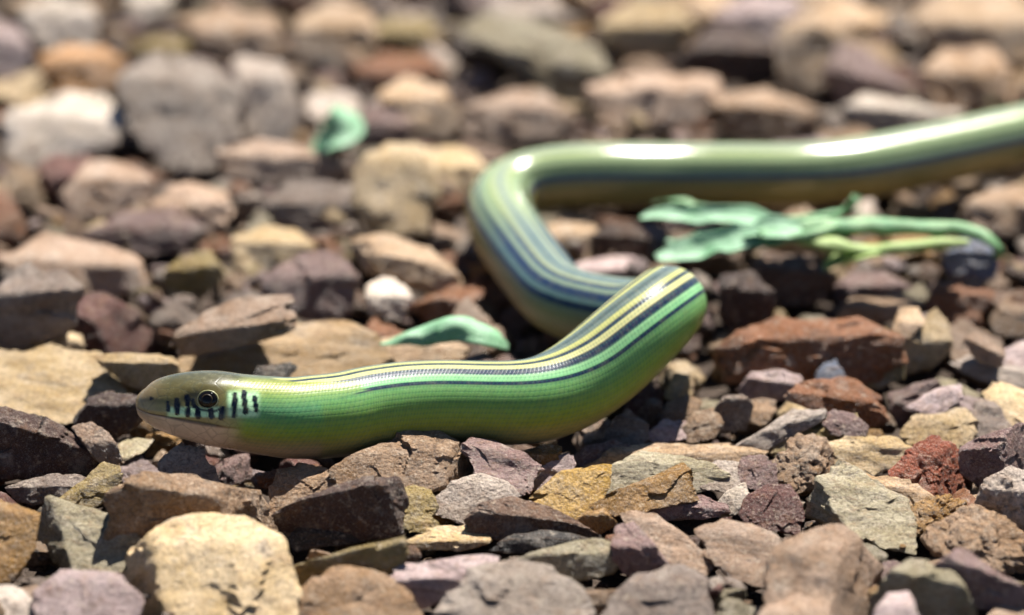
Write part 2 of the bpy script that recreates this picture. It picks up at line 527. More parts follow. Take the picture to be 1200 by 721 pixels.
S('crumbly', 'palegrey', 'dark block with grainy pale top', 'at the right edge above the crumbly clod', '1142,596 1154,566 1182,548 1222,560 1222,622 1148,620', (572, 576), 18, 82, fine=True)
S('crumbly', 'tan', 'grainy split grey-tan stone', 'upright left of the green streaked rock', '908,558 914,530 935,511 965,513 977,540 974,562 955,574 924,576', (526, 526), 14, 44, R=962, fine=True)
S('rough', 'maroon', 'purple-red stone', 'in front of the grainy split stone', '866,604 875,578 900,567 926,571 941,602 938,626 880,618', (580, 582), 12, 46, fine=True)
S('rough', 'palegrey', 'pale blue-grey stone', 'flat and lit, left of the grainy split stone', '816,558 838,540 866,544 878,563 852,576 820,572', (552, 552), 12, 38, fine=True)
S('rough', 'mauve', 'speckled grey stone', 'between the pale blue-grey stone and the grainy split stone', '864,552 870,537 890,534 910,545 910,566 886,574 868,566', .3, 12, 46, fine=True)
S('rough', 'white', 'small white-grey chip', 'above the left of the purple-red stone', '836,594 850,576 872,567 880,580 862,604 838,606', .3, 12, 50, fine=True)
# --- right, middle distance
S('slate', 'palegrey', 'long grey ridge stone', 'right of the bend, above the speckled stones', '858,526 900,500 930,478 965,480 970,491 930,514 890,530 862,536', (516, 482), 12, 62)
S('rough', 'olive', 'flat olive and pink slab', 'above the grainy split stone', '898,524 950,500 1000,485 1012,504 1006,524 950,518 908,536', (514, 496), 12, 50)
S('slate', 'cream', 'pale green-yellow ledge', 'right of the grainy split stone', '968,518 1000,508 1050,511 1070,525 1056,550 1020,556 982,546', (522, 526), 10, 54)
S('rough', 'mauve', 'brownish mauve hump', 'above the pale green-yellow ledge', '966,498 972,480 1000,484 1018,500 1014,516 975,510', .4, 14, 50, z=.2)
S('rough', 'rust', 'long rust-brown stone', 'arched over a black gap on the right', '918,468 932,450 960,444 1000,444 1030,464 1038,490 1024,504 996,478 950,474', (458, 474), 14, 66)
S('rough', 'cream', 'cream stone with brown hollow', 'right of the pale green-yellow ledge', '1056,510 1070,486 1100,472 1130,480 1148,506 1134,526 1072,524', (490, 494), 12, 40)
S('pale', 'lilac', 'white-lilac stone', 'above the cream stone with the hollow', '1062,476 1100,454 1127,449 1128,470 1092,490', (466, 456), 12, 50, z=.1)
S('slate', 'grey', 'speckled grey stone by a pale one', 'right of the cream stone with the hollow', '1128,494 1150,465 1166,470 1186,502 1150,514', .3, 14, 44)
S('pale', 'cream', 'cream-grey slab', 'at the right edge above the dark faced mauve rock', '1153,460 1170,446 1205,458 1222,500 1192,506 1163,480', (456, 480), 14, 42)
S('slate', 'palegrey', 'long pale blue-grey plank stone', 'at the right edge', '1116,426 1130,415 1160,427 1220,434 1220,458 1170,456 1138,444', (422, 440), 12, 50)
S('rough', 'pink', 'pink slab with maroon face', 'above the long pale plank stone', '1128,398 1140,387 1174,407 1174,430 1144,424', (394, 418), 18, 78, z=.2)
S('pale', 'lilac', 'lavender stone', 'at the right edge above the plank stone', '1170,414 1200,399 1220,402 1220,438 1174,436', .3, 12, 44)
S('rough', 'cream', 'cream peaked stone with black foot', 'right of the long rusty boulder', '1048,424 1060,400 1084,385 1095,361 1112,378 1118,405 1092,432 1054,440', (404, 396), 20, 70)
S('pale', 'peach', 'round peach pebble', 'sitting atop the right end of the rusty boulder', '1046,386 1054,362 1076,360 1084,378 1066,396', .5, 14, 50, z=.4)
S('rough', 'rust', 'long rusty boulder', 'big and pitted, right of the body bend', '832,420 860,390 900,371 960,369 1010,374 1050,395 1056,432 1040,450 1000,456 980,448 900,452 846,448', (398, 392), 14, 66, thick=.8)
S('rough', 'olive', 'yellow-grey stone', 'at the right end of the long rusty boulder', '1004,446 1008,396 1038,384 1056,400 1058,444 1030,456', (404, 402), 16, 50)
S('slate', 'bluegrey', 'small blue-grey triangle stone', 'in front of the rusty boulder', '954,448 966,425 980,420 992,448', .1, 14, 50, z=.1)
S('rough', 'lilac', 'lilac stone with dark front', 'in front of the left half of the rusty boulder', '863,456 880,437 910,432 936,440 944,462 900,472 868,468', (442, 452), 14, 78)
S('rough', 'tan', 'brown-tan stone', 'low on the right, left of a curved grey stone', '798,502 815,482 835,479 848,492 838,514 804,520', .35, 14, 50)
S('rough', 'grey', 'curved grey stone', 'with a pale right rim, right of the brown-tan stone', '833,486 848,465 870,459 884,475 874,504 843,508', (470, 466), 14, 74)
S('rough', 'tan', 'small tan chip', 'right of the curved grey stone', '872,494 880,472 905,469 910,480 896,500', .4, 14, 50)
S('pale', 'cream', 'upright pale chip', 'in the shadow below the body bend', '779,466 790,438 808,439 813,462 796,474', .2, 14, 55)
S('slate', 'grey', 'slate-grey triangle stone', 'right of the belly, sharply pointed', '704,518 735,477 757,494 760,514 730,532', .1, 14, 46)
S('rough', 'brown', 'small brown chip', 'behind the slate-grey triangle stone', '744,492 760,465 776,469 776,490 756,500', .3, 14, 60)
S('rough', 'tan', 'tan stone with white tip', 'right of the small brown chip', '768,492 784,470 806,462 822,470 816,492 784,498', .4, 14, 50)
S('pale', 'lilac', 'whitish lilac chip', 'right of the slate-grey triangle stone', '752,512 780,491 804,495 806,514 770,522', .4, 14, 46)
S('slate', 'peach', 'long flat tan stone', 'stretching right below the body bend', '674,552 720,526 760,519 850,521 904,532 850,548 780,550 700,556', (532, 530), 6, 55, thick=.35)
S('rough', 'mauve', 'mauve-brown stone', 'left of the slate-grey triangle stone', '660,546 690,521 718,515 746,527 704,550', (528, 526), 16, 56)
S('rough', 'darkbrown', 'dark brown rock', 'just right of the body bend', '842,372 848,326 880,319 908,345 905,376 860,396', (336, 342), 16, 80)
S('rough', 'brown', 'dark rock with lit brown top', 'under the wilted plant stem', '876,318 898,295 950,299 978,325 970,356 920,360 886,345', (312, 322), 12, 82)
S('rough', 'tan', 'low tan stone', 'behind the right half of the rusty boulder', '982,370 1000,350 1050,344 1086,354 1070,374 1010,380', .5, 10, 60)
S('rough', 'rust', 'rusty rose stone', 'below the blue-grey tip of the plant', '1083,356 1098,332 1140,325 1163,345 1146,382 1100,380', (344, 346), 16, 56)
S('rough', 'tan', 'tan stone', 'at the right edge below the wilted plant', '1158,376 1183,346 1220,350 1220,394 1170,394', .4, 14, 50)
S('rough', 'mauve', 'mauve-tan stone', 'below the middle of the wilted stem', '973,336 1000,318 1040,319 1064,338 1022,356 978,352', .4, 14, 50)
# --- behind the head
S('rough', 'pink', 'brown stone with pinkish top', 'stacked on the long tan slab behind the head', '202,420 214,386 240,365 290,345 332,349 360,370 358,384 300,398 230,418', (392, 372), 10, 82, z=.35)
S('slate', 'sand', 'long tan slab', 'lying right behind the head', '184,440 230,412 300,394 350,376 402,377 432,395 456,424 440,458 190,458', (424, 380), 10, 40, fine=True, thick=.5, rough=.8)
S('rough', 'black', 'small black lump', 'on the tan slab above the head', '296,442 304,430 335,424 347,432 334,450 300,450', .3, 14, 50, z=.45, fine=True)
S('pale', 'peach', 'flat pinkish stone', 'behind the neck, right of the tan slab', '428,400 460,393 520,395 544,410 536,434 440,434', (404, 406), 8, 50)
S('rough', 'mauve', 'lilac-brown rock', 'behind the stone with the pinkish top', '306,342 328,310 360,294 396,299 420,330 408,370 360,376 336,358', (322, 320), 14, 46)
S('rough', 'olive', 'yellow-olive stone with dark face', 'left of the lilac-brown rock', '192,318 214,300 244,293 262,318 236,352 198,352', (318, 310), 14, 74)
S('pale', 'cream', 'pale yellow stone', 'above the lilac-brown rock', '270,280 310,264 352,269 370,290 332,314 300,320 276,306', .4, 12, 42)
S('rough', 'maroon', 'maroon and pink stone', 'left of the stone with the pinkish top', '80,396 92,350 120,344 156,364 194,400 190,418 88,416', (366, 396), 18, 66, R=118)
S('pale', 'pink', 'broad pinkish cream slab', 'at the left, above the maroon stone', '4,306 50,277 100,279 162,300 166,338 130,352 88,338 36,328', (300, 312), 8, 44)
S('rough', 'grey', 'black-faced boulder with grey top', 'at the left edge', '-25,364 0,328 30,313 80,318 98,340 80,394 30,408 -25,408', (344, 340), 10, 84, z=.1)
S('pale', 'cream', 'small cream stone', 'between the black-faced boulder and the maroon stone', '6,406 60,384 92,379 94,408 50,418', .5, 12, 55)
S('rough', 'mauve', 'mauve-brown flat stone', 'left, above the yellow-olive stone', '92,280 150,250 200,244 244,270 204,296 150,298', (266, 266), 10, 46)
S('pale', 'pink', 'pale grey-pink stone', 'above the mauve-brown flat stone', '176,238 218,214 262,224 275,250 244,276 200,266', .4, 12, 42)
S('pale', 'pink', 'pale pinkish rock', 'left, below the bright white block', '70,228 108,190 150,194 182,215 176,246 110,258 80,252', (206, 212), 12, 44)
S('pale', 'white', 'bright white block', 'blurred at the upper left', '3,136 40,118 115,108 145,138 134,168 80,184 42,200 12,186', (134, 140), 10, 34)
S('pale', 'orange', 'pale orange block', 'above the bright white block', '46,66 80,54 120,54 150,70 130,116 56,116', .2, 12, 42)
S('rough', 'palegrey', 'largest grey boulder', 'blurred at the upper left', '136,92 190,62 250,78 284,110 280,164 240,206 200,202 150,150', (86, 100), 12, 36)
S('pale', 'palegrey', 'pale upright stone', 'right of the largest grey boulder', '276,66 330,74 350,120 346,170 300,168 272,120', .2, 14, 42)
S('pale', 'lilac', 'pale lilac stone', 'cut by the left edge near the top', '-20,30 10,26 32,48 36,78 0,92 -20,90', .3, 12, 44)
S('pale', 'white', 'greenish white stone', 'near the top left corner', '24,12 60,-4 95,2 118,22 112,54 60,60 34,44', .3, 12, 40)
S('rough', 'olive', 'yellowish stone', 'between the top left dark gap and the largest grey boulder', '146,62 180,42 236,44 210,70 160,80', .4, 12, 50)
S('pale', 'white', 'white stone', 'cut by the top edge at the left', '136,0 170,-14 206,-8 210,20 172,30 146,22', .4, 12, 46)
S('pale', 'tan', 'long tan stone', 'near the top left, above the pale upright stone', '214,24 260,8 312,18 340,58 300,78 240,58', .4, 12, 46)
S('pale', 'peach', 'light peach stone', 'near the top, left of the rusty blurred stone', '336,26 380,8 428,12 446,56 424,92 352,78', .3, 12, 44)
S('pale', 'cream', 'tall beige-yellow block', 'left of the far body bend', '414,198 450,168 492,174 516,220 502,278 430,274 414,236', (182, 186), 12, 40)
S('pale', 'cream', 'curved pale yellow stone', 'touching the left of the far body bend', '486,176 540,172 576,198 550,232 502,208', .4, 12, 46)
S('pale', 'peach', 'pinkish cream slab', 'tilted, left of the looped body', '406,282 450,273 502,288 532,320 530,352 480,334 432,322', (288, 316), 10, 52, L=440)
S('pale', 'white', 'small whitish stone', 'below the pinkish cream slab', '428,340 440,328 464,328 484,346 474,376 434,370', .4, 12, 50)
S('rough', 'rust', 'brown chip', 'behind the fleshy mint leaf', '480,360 530,334 570,340 554,364 498,378', .4, 12, 56)
S('rough', 'greengrey', 'long green-grey boulder', 'blurred at the top centre', '540,36 580,16 640,26 700,56 716,94 684,120 640,108 590,68', (44, 84), 12, 48)
S('rough', 'olive', 'pale yellow-tan stone', 'near the top, left of the long green-grey boulder', '428,38 460,20 504,22 520,48 490,64 440,62', .5, 12, 60)
S('rough', 'rust', 'rusty blurred stone', 'below the pale yellow-tan stone near the top', '418,82 450,62 504,66 526,94 500,112 440,108', .4, 12, 54)
S('pale', 'peach', 'pinkish white rock', 'left of the long green-grey boulder, lower', '440,108 480,90 520,102 545,140 528,168 480,160', .3, 12, 44)
S('rough', 'mauve', 'dark mauve-grey rock', 'right of the small far leaf', '416,150 430,124 460,118 482,138 470,170 424,174', .5, 12, 70)
S('pale', 'pink', 'broad pink-grey slab', 'above the far body bend', '540,128 600,104 640,112 670,136 664,162 590,168 548,158', (122, 128), 10, 46)
S('rough', 'cream', 'pale yellow block', 'at the top edge right of the green-grey boulder', '700,24 740,2 800,0 812,44 766,76 712,54', (30, 28), 10, 56)
S('rough', 'darkbrown', 'blackish brown rock', 'blurred at the top right of centre', '798,78 826,36 860,30 920,58 912,90 830,98', (54, 60), 10, 84)
S('pale', 'lilac', 'lilac-grey stone under the top edge', 'above the blackish brown rock', '836,14 880,-6 934,-4 940,40 896,60 846,38', .3, 12, 44)
S('pale', 'peach', 'pale tan upright rock', 'right of the blackish brown rock', '908,34 950,16 996,22 990,74 952,118 916,100', .2, 12, 44)
S('rough', 'mauve', 'dark purple rock', 'right of the pale tan upright rock', '962,92 984,56 1012,54 1064,108 1044,136 990,130', (76, 104), 14, 80)
S('pale', 'white', 'long pale splinter', 'behind the tail at the right', '980,126 1020,111 1080,122 1136,134 1114,158 1030,156', (122, 136), 10, 52)
S('pale', 'peach', 'large tan-pink boulder', 'in the top right corner', '1056,22 1110,-6 1180,-10 1222,10 1222,66 1172,88 1100,62', (24, 26), 10, 48)
S('pale', 'tan', 'tan-grey boulder', 'below the top right corner boulder', '1076,86 1110,60 1160,56 1190,92 1176,138 1100,130', (82, 84), 12, 48)
S('pale', 'pink', 'broad pinkish tan stone', 'above the white glint on the body', '690,106 740,84 832,92 846,128 790,156 704,146', (106, 106), 10, 46)
S('pale', 'tan', 'low tan-pink stone', 'behind the body, right of the broad pinkish stone', '838,116 900,104 964,130 940,160 850,160', (122, 126), 10, 50)
S('pale', 'peach', 'round pinkish stone', 'inside the loop of the body', '636,268 660,253 686,254 706,276 694,302 650,300', .4, 12, 44)
S('rough', 'darkbrown', 'dark brown stone inside the loop', 'right of the round pinkish stone', '692,276 712,262 744,262 768,282 758,306 702,308', .3, 12, 80)
S('pale', 'lilac', 'pale lilac stone inside the loop', 'resting above the stripes of the bend', '656,318 700,300 742,300 764,310 744,334 690,338', .4, 12, 48)
S('pale', 'pink', 'tan-pink slab', 'left of the small far leaf', '252,182 300,162 360,172 404,200 360,224 270,216', (180, 186), 10, 46)
S('rough', 'grey', 'mottled grey stone', 'below the tan-pink slab in the blurred distance', '306,238 340,212 400,214 414,248 360,274 312,262', .4, 12, 50)
S('pale', 'tan', 'tan-pink stone', 'at the right edge below the tail', '1126,244 1160,222 1222,214 1222,276 1150,280', (238, 240), 10, 46)
S('slate', 'bluegrey', 'rounded blue-grey stone', 'at the curled tip of the wilted plant', '1103,306 1122,283 1150,279 1174,300 1168,328 1122,334', .3, 14, 50, z=.15)

# ------------------------------------------------------------------ the striped snake-like lizard
# px centre, px radius (vertical in the picture), height of the centre line, roll of the back away from the viewer
PATH = [  # u, v, radius px, z, roll
    (163, 470.5, 9, .99, 14), (165.5, 471, 14, .99, 14), (171, 472.5, 21, .985, 14), (180, 473.5, 28, .98, 14), (200, 474.5, 36, .965, 14), (225, 476.5, 42, .94, 14), (250, 479.5, 45.5, .91, 15),
    (280, 484, 46, .87, 18), (310, 488, 47.5, .82, 20), (340, 491, 49, .77, 23), (370, 490, 50.5, .73, 24), (400, 487, 51, .71, 24),
    (430, 481, 51.5, .70, 24), (480, 475, 52, .70, 24), (530, 473, 51.5, .70, 24), (580, 474, 51, .70, 24), (626, 472, 51, .72, 22),
    (664, 458, 52, .78, 16), (704, 430, 52.5, .98, 8), (750, 388, 51.5, 1.32, 6), (776, 363, 49, 1.45, 2)]
P3 = []
for (u, v, r, z, roll) in PATH:
    p = at_z(u, v, z)
    dep = (p - CAM) @ FWD
    P3.append((*p, r * PX * dep, roll))
last = np.array(P3[-1][:3])
PATH2 = [(660, 354, 42, .58, 0), (632, 326, 42, .58, 0), (609, 294, 42, .56, 0), (590, 266, 41, .55, 0), (582, 242, 40, .55, -2), (590, 225, 38, .57, -3), (611, 214, 38, .62, -4),
         (645, 209, 38, .68, -6), (705, 205, 38, .755, -8), (735, 206, 38, .745, -8), (775, 206, 38, .68, -8), (820, 206, 38, .675, -8), (880, 206, 38, .74, -8), (950, 205, 38, .81, -8),
         (1010, 198, 37, .815, -8), (1060, 188, 37, .81, -8), (1110, 178, 36, .81, -8), (1160, 167, 36, .81, -8), (1210, 156, 35, .81, -8), (1280, 138, 34, .76, -8), (1380, 120, 32, .74, -6), (1500, 110, 28, .7, 0)]
Q3 = []
for (u, v, r, z, roll) in PATH2:
    p = at_z(u, v, z)
    dep = (p - CAM) @ FWD
    Q3.append((*p, r * PX * dep, roll))
first = np.array(Q3[0][:3])
# hidden turn: over the hump, down behind it and back to the left
turn = [(*(last + np.array([.10, .44, -.10])), .54, -8), (*(last + np.array([.06, 1.05, -.48])), .55, -8),
        (*(last + np.array([-.22, 1.50, -.78])), .545, 2), (*(last + np.array([-.75, 1.80, -.86])), .54, 0)]
print('gap', first - last)
CT = np.array(P3 + turn + Q3)


def catmull(ct, step_fn):
    seg = np.linalg.norm(np.diff(ct[:, :3], axis=0), axis=1) ** .5
    t = np.concatenate([[0], np.cumsum(seg)])
    ext = np.vstack([2 * ct[0] - ct[1], ct, 2 * ct[-1] - ct[-2]])
    te = np.concatenate([[t[0] - seg[0]], t, [t[-1] + seg[-1]]])
    out = []
    for i in range(len(ct) - 1):
        p0, p1, p2, p3 = ext[i:i + 4]
        t0, t1, t2, t3 = te[i:i + 4]
        n = 24
        for k in range(n):
            x = t1 + (t2 - t1) * k / n
            A1 = (t1 - x) / (t1 - t0) * p0 + (x - t0) / (t1 - t0) * p1
            A2 = (t2 - x) / (t2 - t1) * p1 + (x - t1) / (t2 - t1) * p2
            A3 = (t3 - x) / (t3 - t2) * p2 + (x - t2) / (t3 - t2) * p3
            B1 = (t2 - x) / (t2 - t0) * A1 + (x - t0) / (t2 - t0) * A2
            B2 = (t3 - x) / (t3 - t1) * A2 + (x - t1) / (t3 - t1) * A3
            out.append((t2 - x) / (t2 - t1) * B1 + (x - t1) / (t2 - t1) * B2)
    out.append(ct[-1])
    out = np.array(out)
    L = np.concatenate([[0], np.cumsum(np.linalg.norm(np.diff(out[:, :3], axis=0), axis=1))])
    ss = step_fn(L[-1])
    return np.stack([np.interp(ss, L, out[:, j]) for j in range(out.shape[1])], 1), ss


def steps(total):
    a = np.arange(0, 4.5, 0.022)
    b = np.arange(4.5, 12, 0.035)
    c = np.arange(12, total, 0.06)
    return np.concatenate([a, b, c, [total]])


ctr, ss = catmull(CT, steps)
# light smoothing of the line beyond the head
for _ in range(60):
    sm = ctr.copy()
    sm[1:-1] = (ctr[:-2] + ctr[1:-1] + ctr[2:]) / 3
    m = np.clip((ss - 2.5) / 1.5, 0, 1)[:, None]
    ctr = ctr * (1 - m) + sm * m
NA = 208
th = np.linspace(-math.pi, math.pi, NA, endpoint=False) + math.pi / NA
cc = ctr[:, :3]
tan = np.gradient(cc, axis=0)
tan /= np.linalg.norm(tan, axis=1)[:, None]
up = np.array([0, 0, 1.0]) - tan * tan[:, 2:3]
up /= np.linalg.norm(up, axis=1)[:, None]
side = np.cross(tan, up)                        # the viewer's side along the front stretch (the line runs to +x)
rl = np.radians(ctr[:, 4])[:, None]
# roll tips the back away from 'side'
up2 = up * np.cos(rl) - side * np.sin(rl)
side2 = side * np.cos(rl) + up * np.sin(rl)
R_ = ctr[:, 3].copy()
R_ *= 1 + .014 * noise3(np.stack([ss * .9, ss * 0, ss * 0 + 4], 1), 8) * np.clip((ss - 1.5) / 1, 0, 1)
# the snout: a rounded tip ahead of the first ring
tip_len = 0.03
NT = 9
tipr = R_[0]
verts, uvs, thall, sall = [], [], [], []
lat = np.interp(ss, [0, .25, .6, 1.2, 2.0, 3.0], [.80, .86, .92, .94, .97, 1.0])
rings_c, rings_u, rings_s, rings_r, rings_l, rings_sv = [], [], [], [], [], []
for k in range(NT):
    q = (k + .3) / NT
    rr_ = tipr * math.sqrt(1 - (1 - q) ** 2)
    rings_c.append(cc[0] - tan[0] * tip_len * (1 - q)); rings_u.append(up2[0]); rings_s.append(side2[0])
    rings_r.append(rr_); rings_l.append(rr_ * lat[0]); rings_sv.append(-tip_len * (1 - q))
rc = np.vstack([rings_c, cc]); ru = np.vstack([rings_u, up2]); rs = np.vstack([rings_s, side2])
rvr = np.concatenate([rings_r, R_]); rlr = np.concatenate([rings_l, R_ * lat]); rsv = np.concatenate([rings_sv, ss])
T = np.tile(th, (len(rc), 1)); SV = np.tile(rsv[:, None], (1, NA))
ct_, st_ = np.cos(T), np.sin(T)
# flat belly, squarish flanks
prof = 1.0 - 0.05 * np.clip(-ct_, 0, 1) ** 3
headm = np.clip(1 - SV / 1.6, 0, 1)
off = np.zeros_like(T)
# brow ridge over the eye, temple swelling, lip step
dA = np.degrees(np.abs(T))
off += .022 * np.exp(-((SV - .84) / .24) ** 2 - ((dA - 45) / 13) ** 2)
off -= .030 * np.exp(-((SV - .82) / .20) ** 2 - ((dA - 72) / 11) ** 2)
off += .020 * np.exp(-((SV - 1.3) / .28) ** 2 - ((dA - 75) / 26) ** 2)
mouth_deg = np.interp(SV, [0, .2, .5, .9, 1.25], [104, 106, 103, 102, 104])
off -= .012 * np.exp(-((dA - mouth_deg) / 2.2) ** 2) * np.clip((1.22 - SV) / .1, 0, 1)
off += .010 * np.exp(-((dA - mouth_deg + 9) / 6.0) ** 2) * np.clip((1.15 - SV) / .2, 0, 1) * np.clip(SV / .2, 0, 1)
V3 = rc[:, None, :] + ru[:, None, :] * (ct_ * prof * (rvr[:, None] + off))[..., None] + rs[:, None, :] * (st_ * (rlr[:, None] + off))[..., None]
nr = len(rc)
verts = V3.reshape(-1, 3)
ii = np.arange(nr - 1)[:, None] * NA
jj = np.arange(NA)[None, :]
jn = (jj + 1) % NA
quads = np.stack([ii + jj, ii + jn, ii + NA + jn, ii + NA + jj], -1).reshape(-1, 4)
# caps
nv = len(verts)
verts = np.vstack([verts, rc[0] - tan[0] * .002, rc[-1]])
tri_head = np.array([[nv, (j + 1) % NA, j, j] for j in range(NA)])

# ---- colour
def sm(a, b, x):
    t = np.clip((x - a) / (b - a), 0, 1)
    return t * t * (3 - 2 * t)

SKIN = .80
c_of = lambda *c: np.array(c)
NAVY = c_of(.012, .022, .065)
STOPS = [  # degrees from the middle of the back, colour
    (0, (.09, .13, .14)), (2.0, (.04, .06, .08)), (3.5, (.11, .15, .16)), (9.0, (.12, .17, .17)), (10.5, (.08, .12, .15)),
    (12.0, (.38, .42, .18)), (19.5, (.40, .44, .17)), (20.2, NAVY), (25.2, NAVY), (26.2, (.42, .46, .23)), (34.8, (.46, .49, .25)),
    (35.6, NAVY), (45.6, NAVY), (46.8, (.24, .52, .28)), (57.0, (.20, .52, .26)), (57.8, NAVY), (62.2, NAVY), (63.6, (.15, .37, .15)),
    (80, (.16, .38, .12)), (90, (.18, .36, .08)), (104, (.21, .33, .05)), (118, (.23, .28, .04)), (130, (.28, .26, .08)), (145, (.30, .27, .11)), (162, (.38, .32, .18)), (180, (.48, .40, .26))]
xs = np.array([s_[0] for s_ in STOPS]); cs = np.array([list(s_[1]) for s_ in STOPS])
A = dA
body = np.stack([np.interp(A, xs, cs[:, k]) for k in range(3)], -1)
STOP2 = [(0, (.12, .18, .17)), (2.5, (.05, .08, .12)), (4, (.13, .19, .21)), (11, (.15, .22, .24)), (12.5, (.25, .31, .20)), (17, (.25, .31, .20)), (19, NAVY * 2), (25, NAVY * 2),
         (26.5, (.20, .29, .24)), (33, (.20, .29, .24)), (35, NAVY * 1.8), (47, NAVY * 1.8), (49, (.11, .21, .24)), (56, (.11, .21, .24)), (57.5, NAVY * 1.8), (65, NAVY * 1.8),
         (68, (.15, .21, .17)), (82, (.23, .24, .14)), (100, (.36, .31, .20)), (125, (.44, .36, .20)), (180, (.48, .40, .26))]
x2 = np.array([s_[0] for s_ in STOP2]); c2_ = np.array([list(s_[1]) for s_ in STOP2])
body2 = np.stack([np.interp(A, x2, c2_[:, k]) for k in range(3)], -1)
m2 = sm(8.0, 9.8, SV)[..., None]
body = body * (1 - m2) + body2 * m2
OLV = np.array([.10, .16, .09])
STOP3 = [(0, (.22, .29, .22)), (8, (.26, .34, .25)), (12, (.34, .42, .20)), (19, (.30, .40, .18)), (22, (.16, .24, .14)), (28, (.28, .40, .20)), (35, (.28, .38, .24)), (38, OLV * .6), (44, OLV * .6),  # rear stretch: lit pale top and shaded olive-brown flank put into the colour
         (48, (.22, .32, .16)), (56, (.24, .32, .18)), (58, NAVY * 1.8), (64, NAVY * 1.8), (68, (.20, .19, .07)), (100, (.26, .22, .07)), (130, (.38, .30, .13)), (180, (.46, .38, .24))]
x3 = np.array([s_[0] for s_ in STOP3]); c3_ = np.array([list(s_[1]) for s_ in STOP3])
body3 = np.stack([np.interp(A, x3, c3_[:, k]) for k in range(3)], -1)
m3 = sm(12.2, 14.5, SV)[..., None]
body = body * (1 - m3) + body3 * m3
bl = (sm(108, 128, A) * sm(6.6, 7.4, SV) * sm(11.0, 10.0, SV))[..., None]
body = body * (1 - bl) + np.array([.17, .25, .07]) * bl
# neck: stripes fade in behind the head
NST = [(0, (.09, .115, .10)), (12, (.11, .14, .10)), (26, (.22, .27, .06)), (44, (.24, .30, .06)), (60, (.17, .36, .13)), (75, (.12, .36, .18)),
       (90, (.13, .35, .11)), (102, (.18, .33, .05)), (114, (.21, .28, .04)), (124, (.24, .23, .08)), (140, (.36, .28, .18)), (180, (.48, .38, .28))]
xn = np.array([s_[0] for s_ in NST]); cn = np.array([list(s_[1]) for s_ in NST])
neck = np.stack([np.interp(A, xn, cn[:, k]) for k in range(3)], -1)
wob = noise3(np.stack([SV.ravel() * 3, T.ravel() * 3, SV.ravel() * 0], 1), 3).reshape(SV.shape)
start = np.interp(A, [0, 14, 22, 30, 33, 40, 47, 53, 60, 66], [1.7, 1.7, 1.95, 2.1, 2.3, 2.75, 2.9, 2.9, 2.95, 2.3])
m = sm(-.04, .10, SV - start - .06 * wob)[..., None]
col = neck * (1 - m) + body * m
# head top: olive grey; lower jaw and chin pale pinkish
HST = [(0, (.065, .075, .055)), (35, (.07, .07, .035)), (60, (.11, .10, .04)), (84, (.24, .25, .10)), (102, (.30, .30, .16)), (105, (.16, .10, .06)), (108, (.56, .46, .34)), (135, (.62, .51, .40)), (180, (.64, .54, .42))]
xh = np.array([s_[0] for s_ in HST]); ch = np.array([list(s_[1]) for s_ in HST])
head = np.stack([np.interp(A, xh, ch[:, k]) for k in range(3)], -1)
snout = np.array([.28, .22, .15])
sn = sm(.42, .0, SV)[..., None] * .65
head = head * (1 - sn) + snout * sn
hm = sm(1.5, 1.12, SV + .10 * wob + .25 * sm(100, 60, A) * 0)[..., None]
col = col * (1 - hm) + head * hm
# bars below and behind the eye: drawn for the near flank, mirrored to the far one
nearv = V3.copy()
Tm = np.where(T > 0, 1, -1)
# picture coordinates of the flank nearest the viewer
mirror = V3[:, ::-1, :]
nearV = np.where((T > 0)[..., None], V3, mirror)
pu, pv, _ = project(nearV.reshape(-1, 3))
pu = pu.reshape(T.shape); pv = pv.reshape(T.shape)
flank = (A > 30) & (A < 125) & (SV < 1.9)
mint = np.array([.52, .92, .60])
g = sm(191, 199, pu) * sm(310, 300, pu) * sm(493, 489.5, pv) * sm(474 - 12 * sm(255, 268, np.max(pu) * 0 + 260), 479, pv)
gl = sm(193, 200, pu) * sm(266, 260, pu) * sm(490, 488, pv) * sm(475, 480, pv) * flank
gr = sm(264, 270, pu) * sm(308, 298, pu) * sm(492, 485, pv) * sm(455, 464, pv) * flank
gm = np.maximum(gl, gr)[..., None]
col = col * (1 - gm * .95) + mint * gm * .95
BARS = [(197, 472, 197.5, 481, 2.6), (207, 469, 207.5, 484, 3.6), (218.5, 465, 219, 474, 3.6), (220, 480, 220, 486, 4.0), (225, 469, 227, 476, 3.0), (231, 481, 232, 488, 4.2),
        (247, 481, 247.5, 488, 4.2), (260, 480, 258.5, 489, 4.4), (275.5, 463, 273.5, 487, 4.0), (286, 460, 287, 483, 3.9), (298, 466, 300, 481, 3.4),
        (226, 473, 234, 480, 1.6), (234, 480, 252, 482, 1.6), (252, 482, 262, 477, 1.5)]
pu_w = pu + 1.0 * wob; pv_w = pv
bm_ = np.zeros_like(T)
for (x0, y0, x1, y1, w) in BARS:
    dx, dy = x1 - x0, y1 - y0
    t = np.clip(((pu_w - x0) * dx + (pv_w - y0) * dy) / (dx * dx + dy * dy), 0, 1)
    d = np.hypot(pu_w - x0 - t * dx, pv_w - y0 - t * dy)
    w = w * .86
    bm_ = np.maximum(bm_, sm(w + .5, w - .5, d))
bm_ *= flank
ml = np.exp(-((dA - mouth_deg) / 1.5) ** 2) * np.clip((1.25 - SV) / .1, 0, 1) * .85
bm_ = np.maximum(bm_, ml)
bm_ = np.maximum(bm_, sm(3.2, 1.6, np.hypot(pu - 177, pv - 467)))
bm_ = bm_[..., None]
col = col * (1 - bm_) + NAVY * .3 * bm_
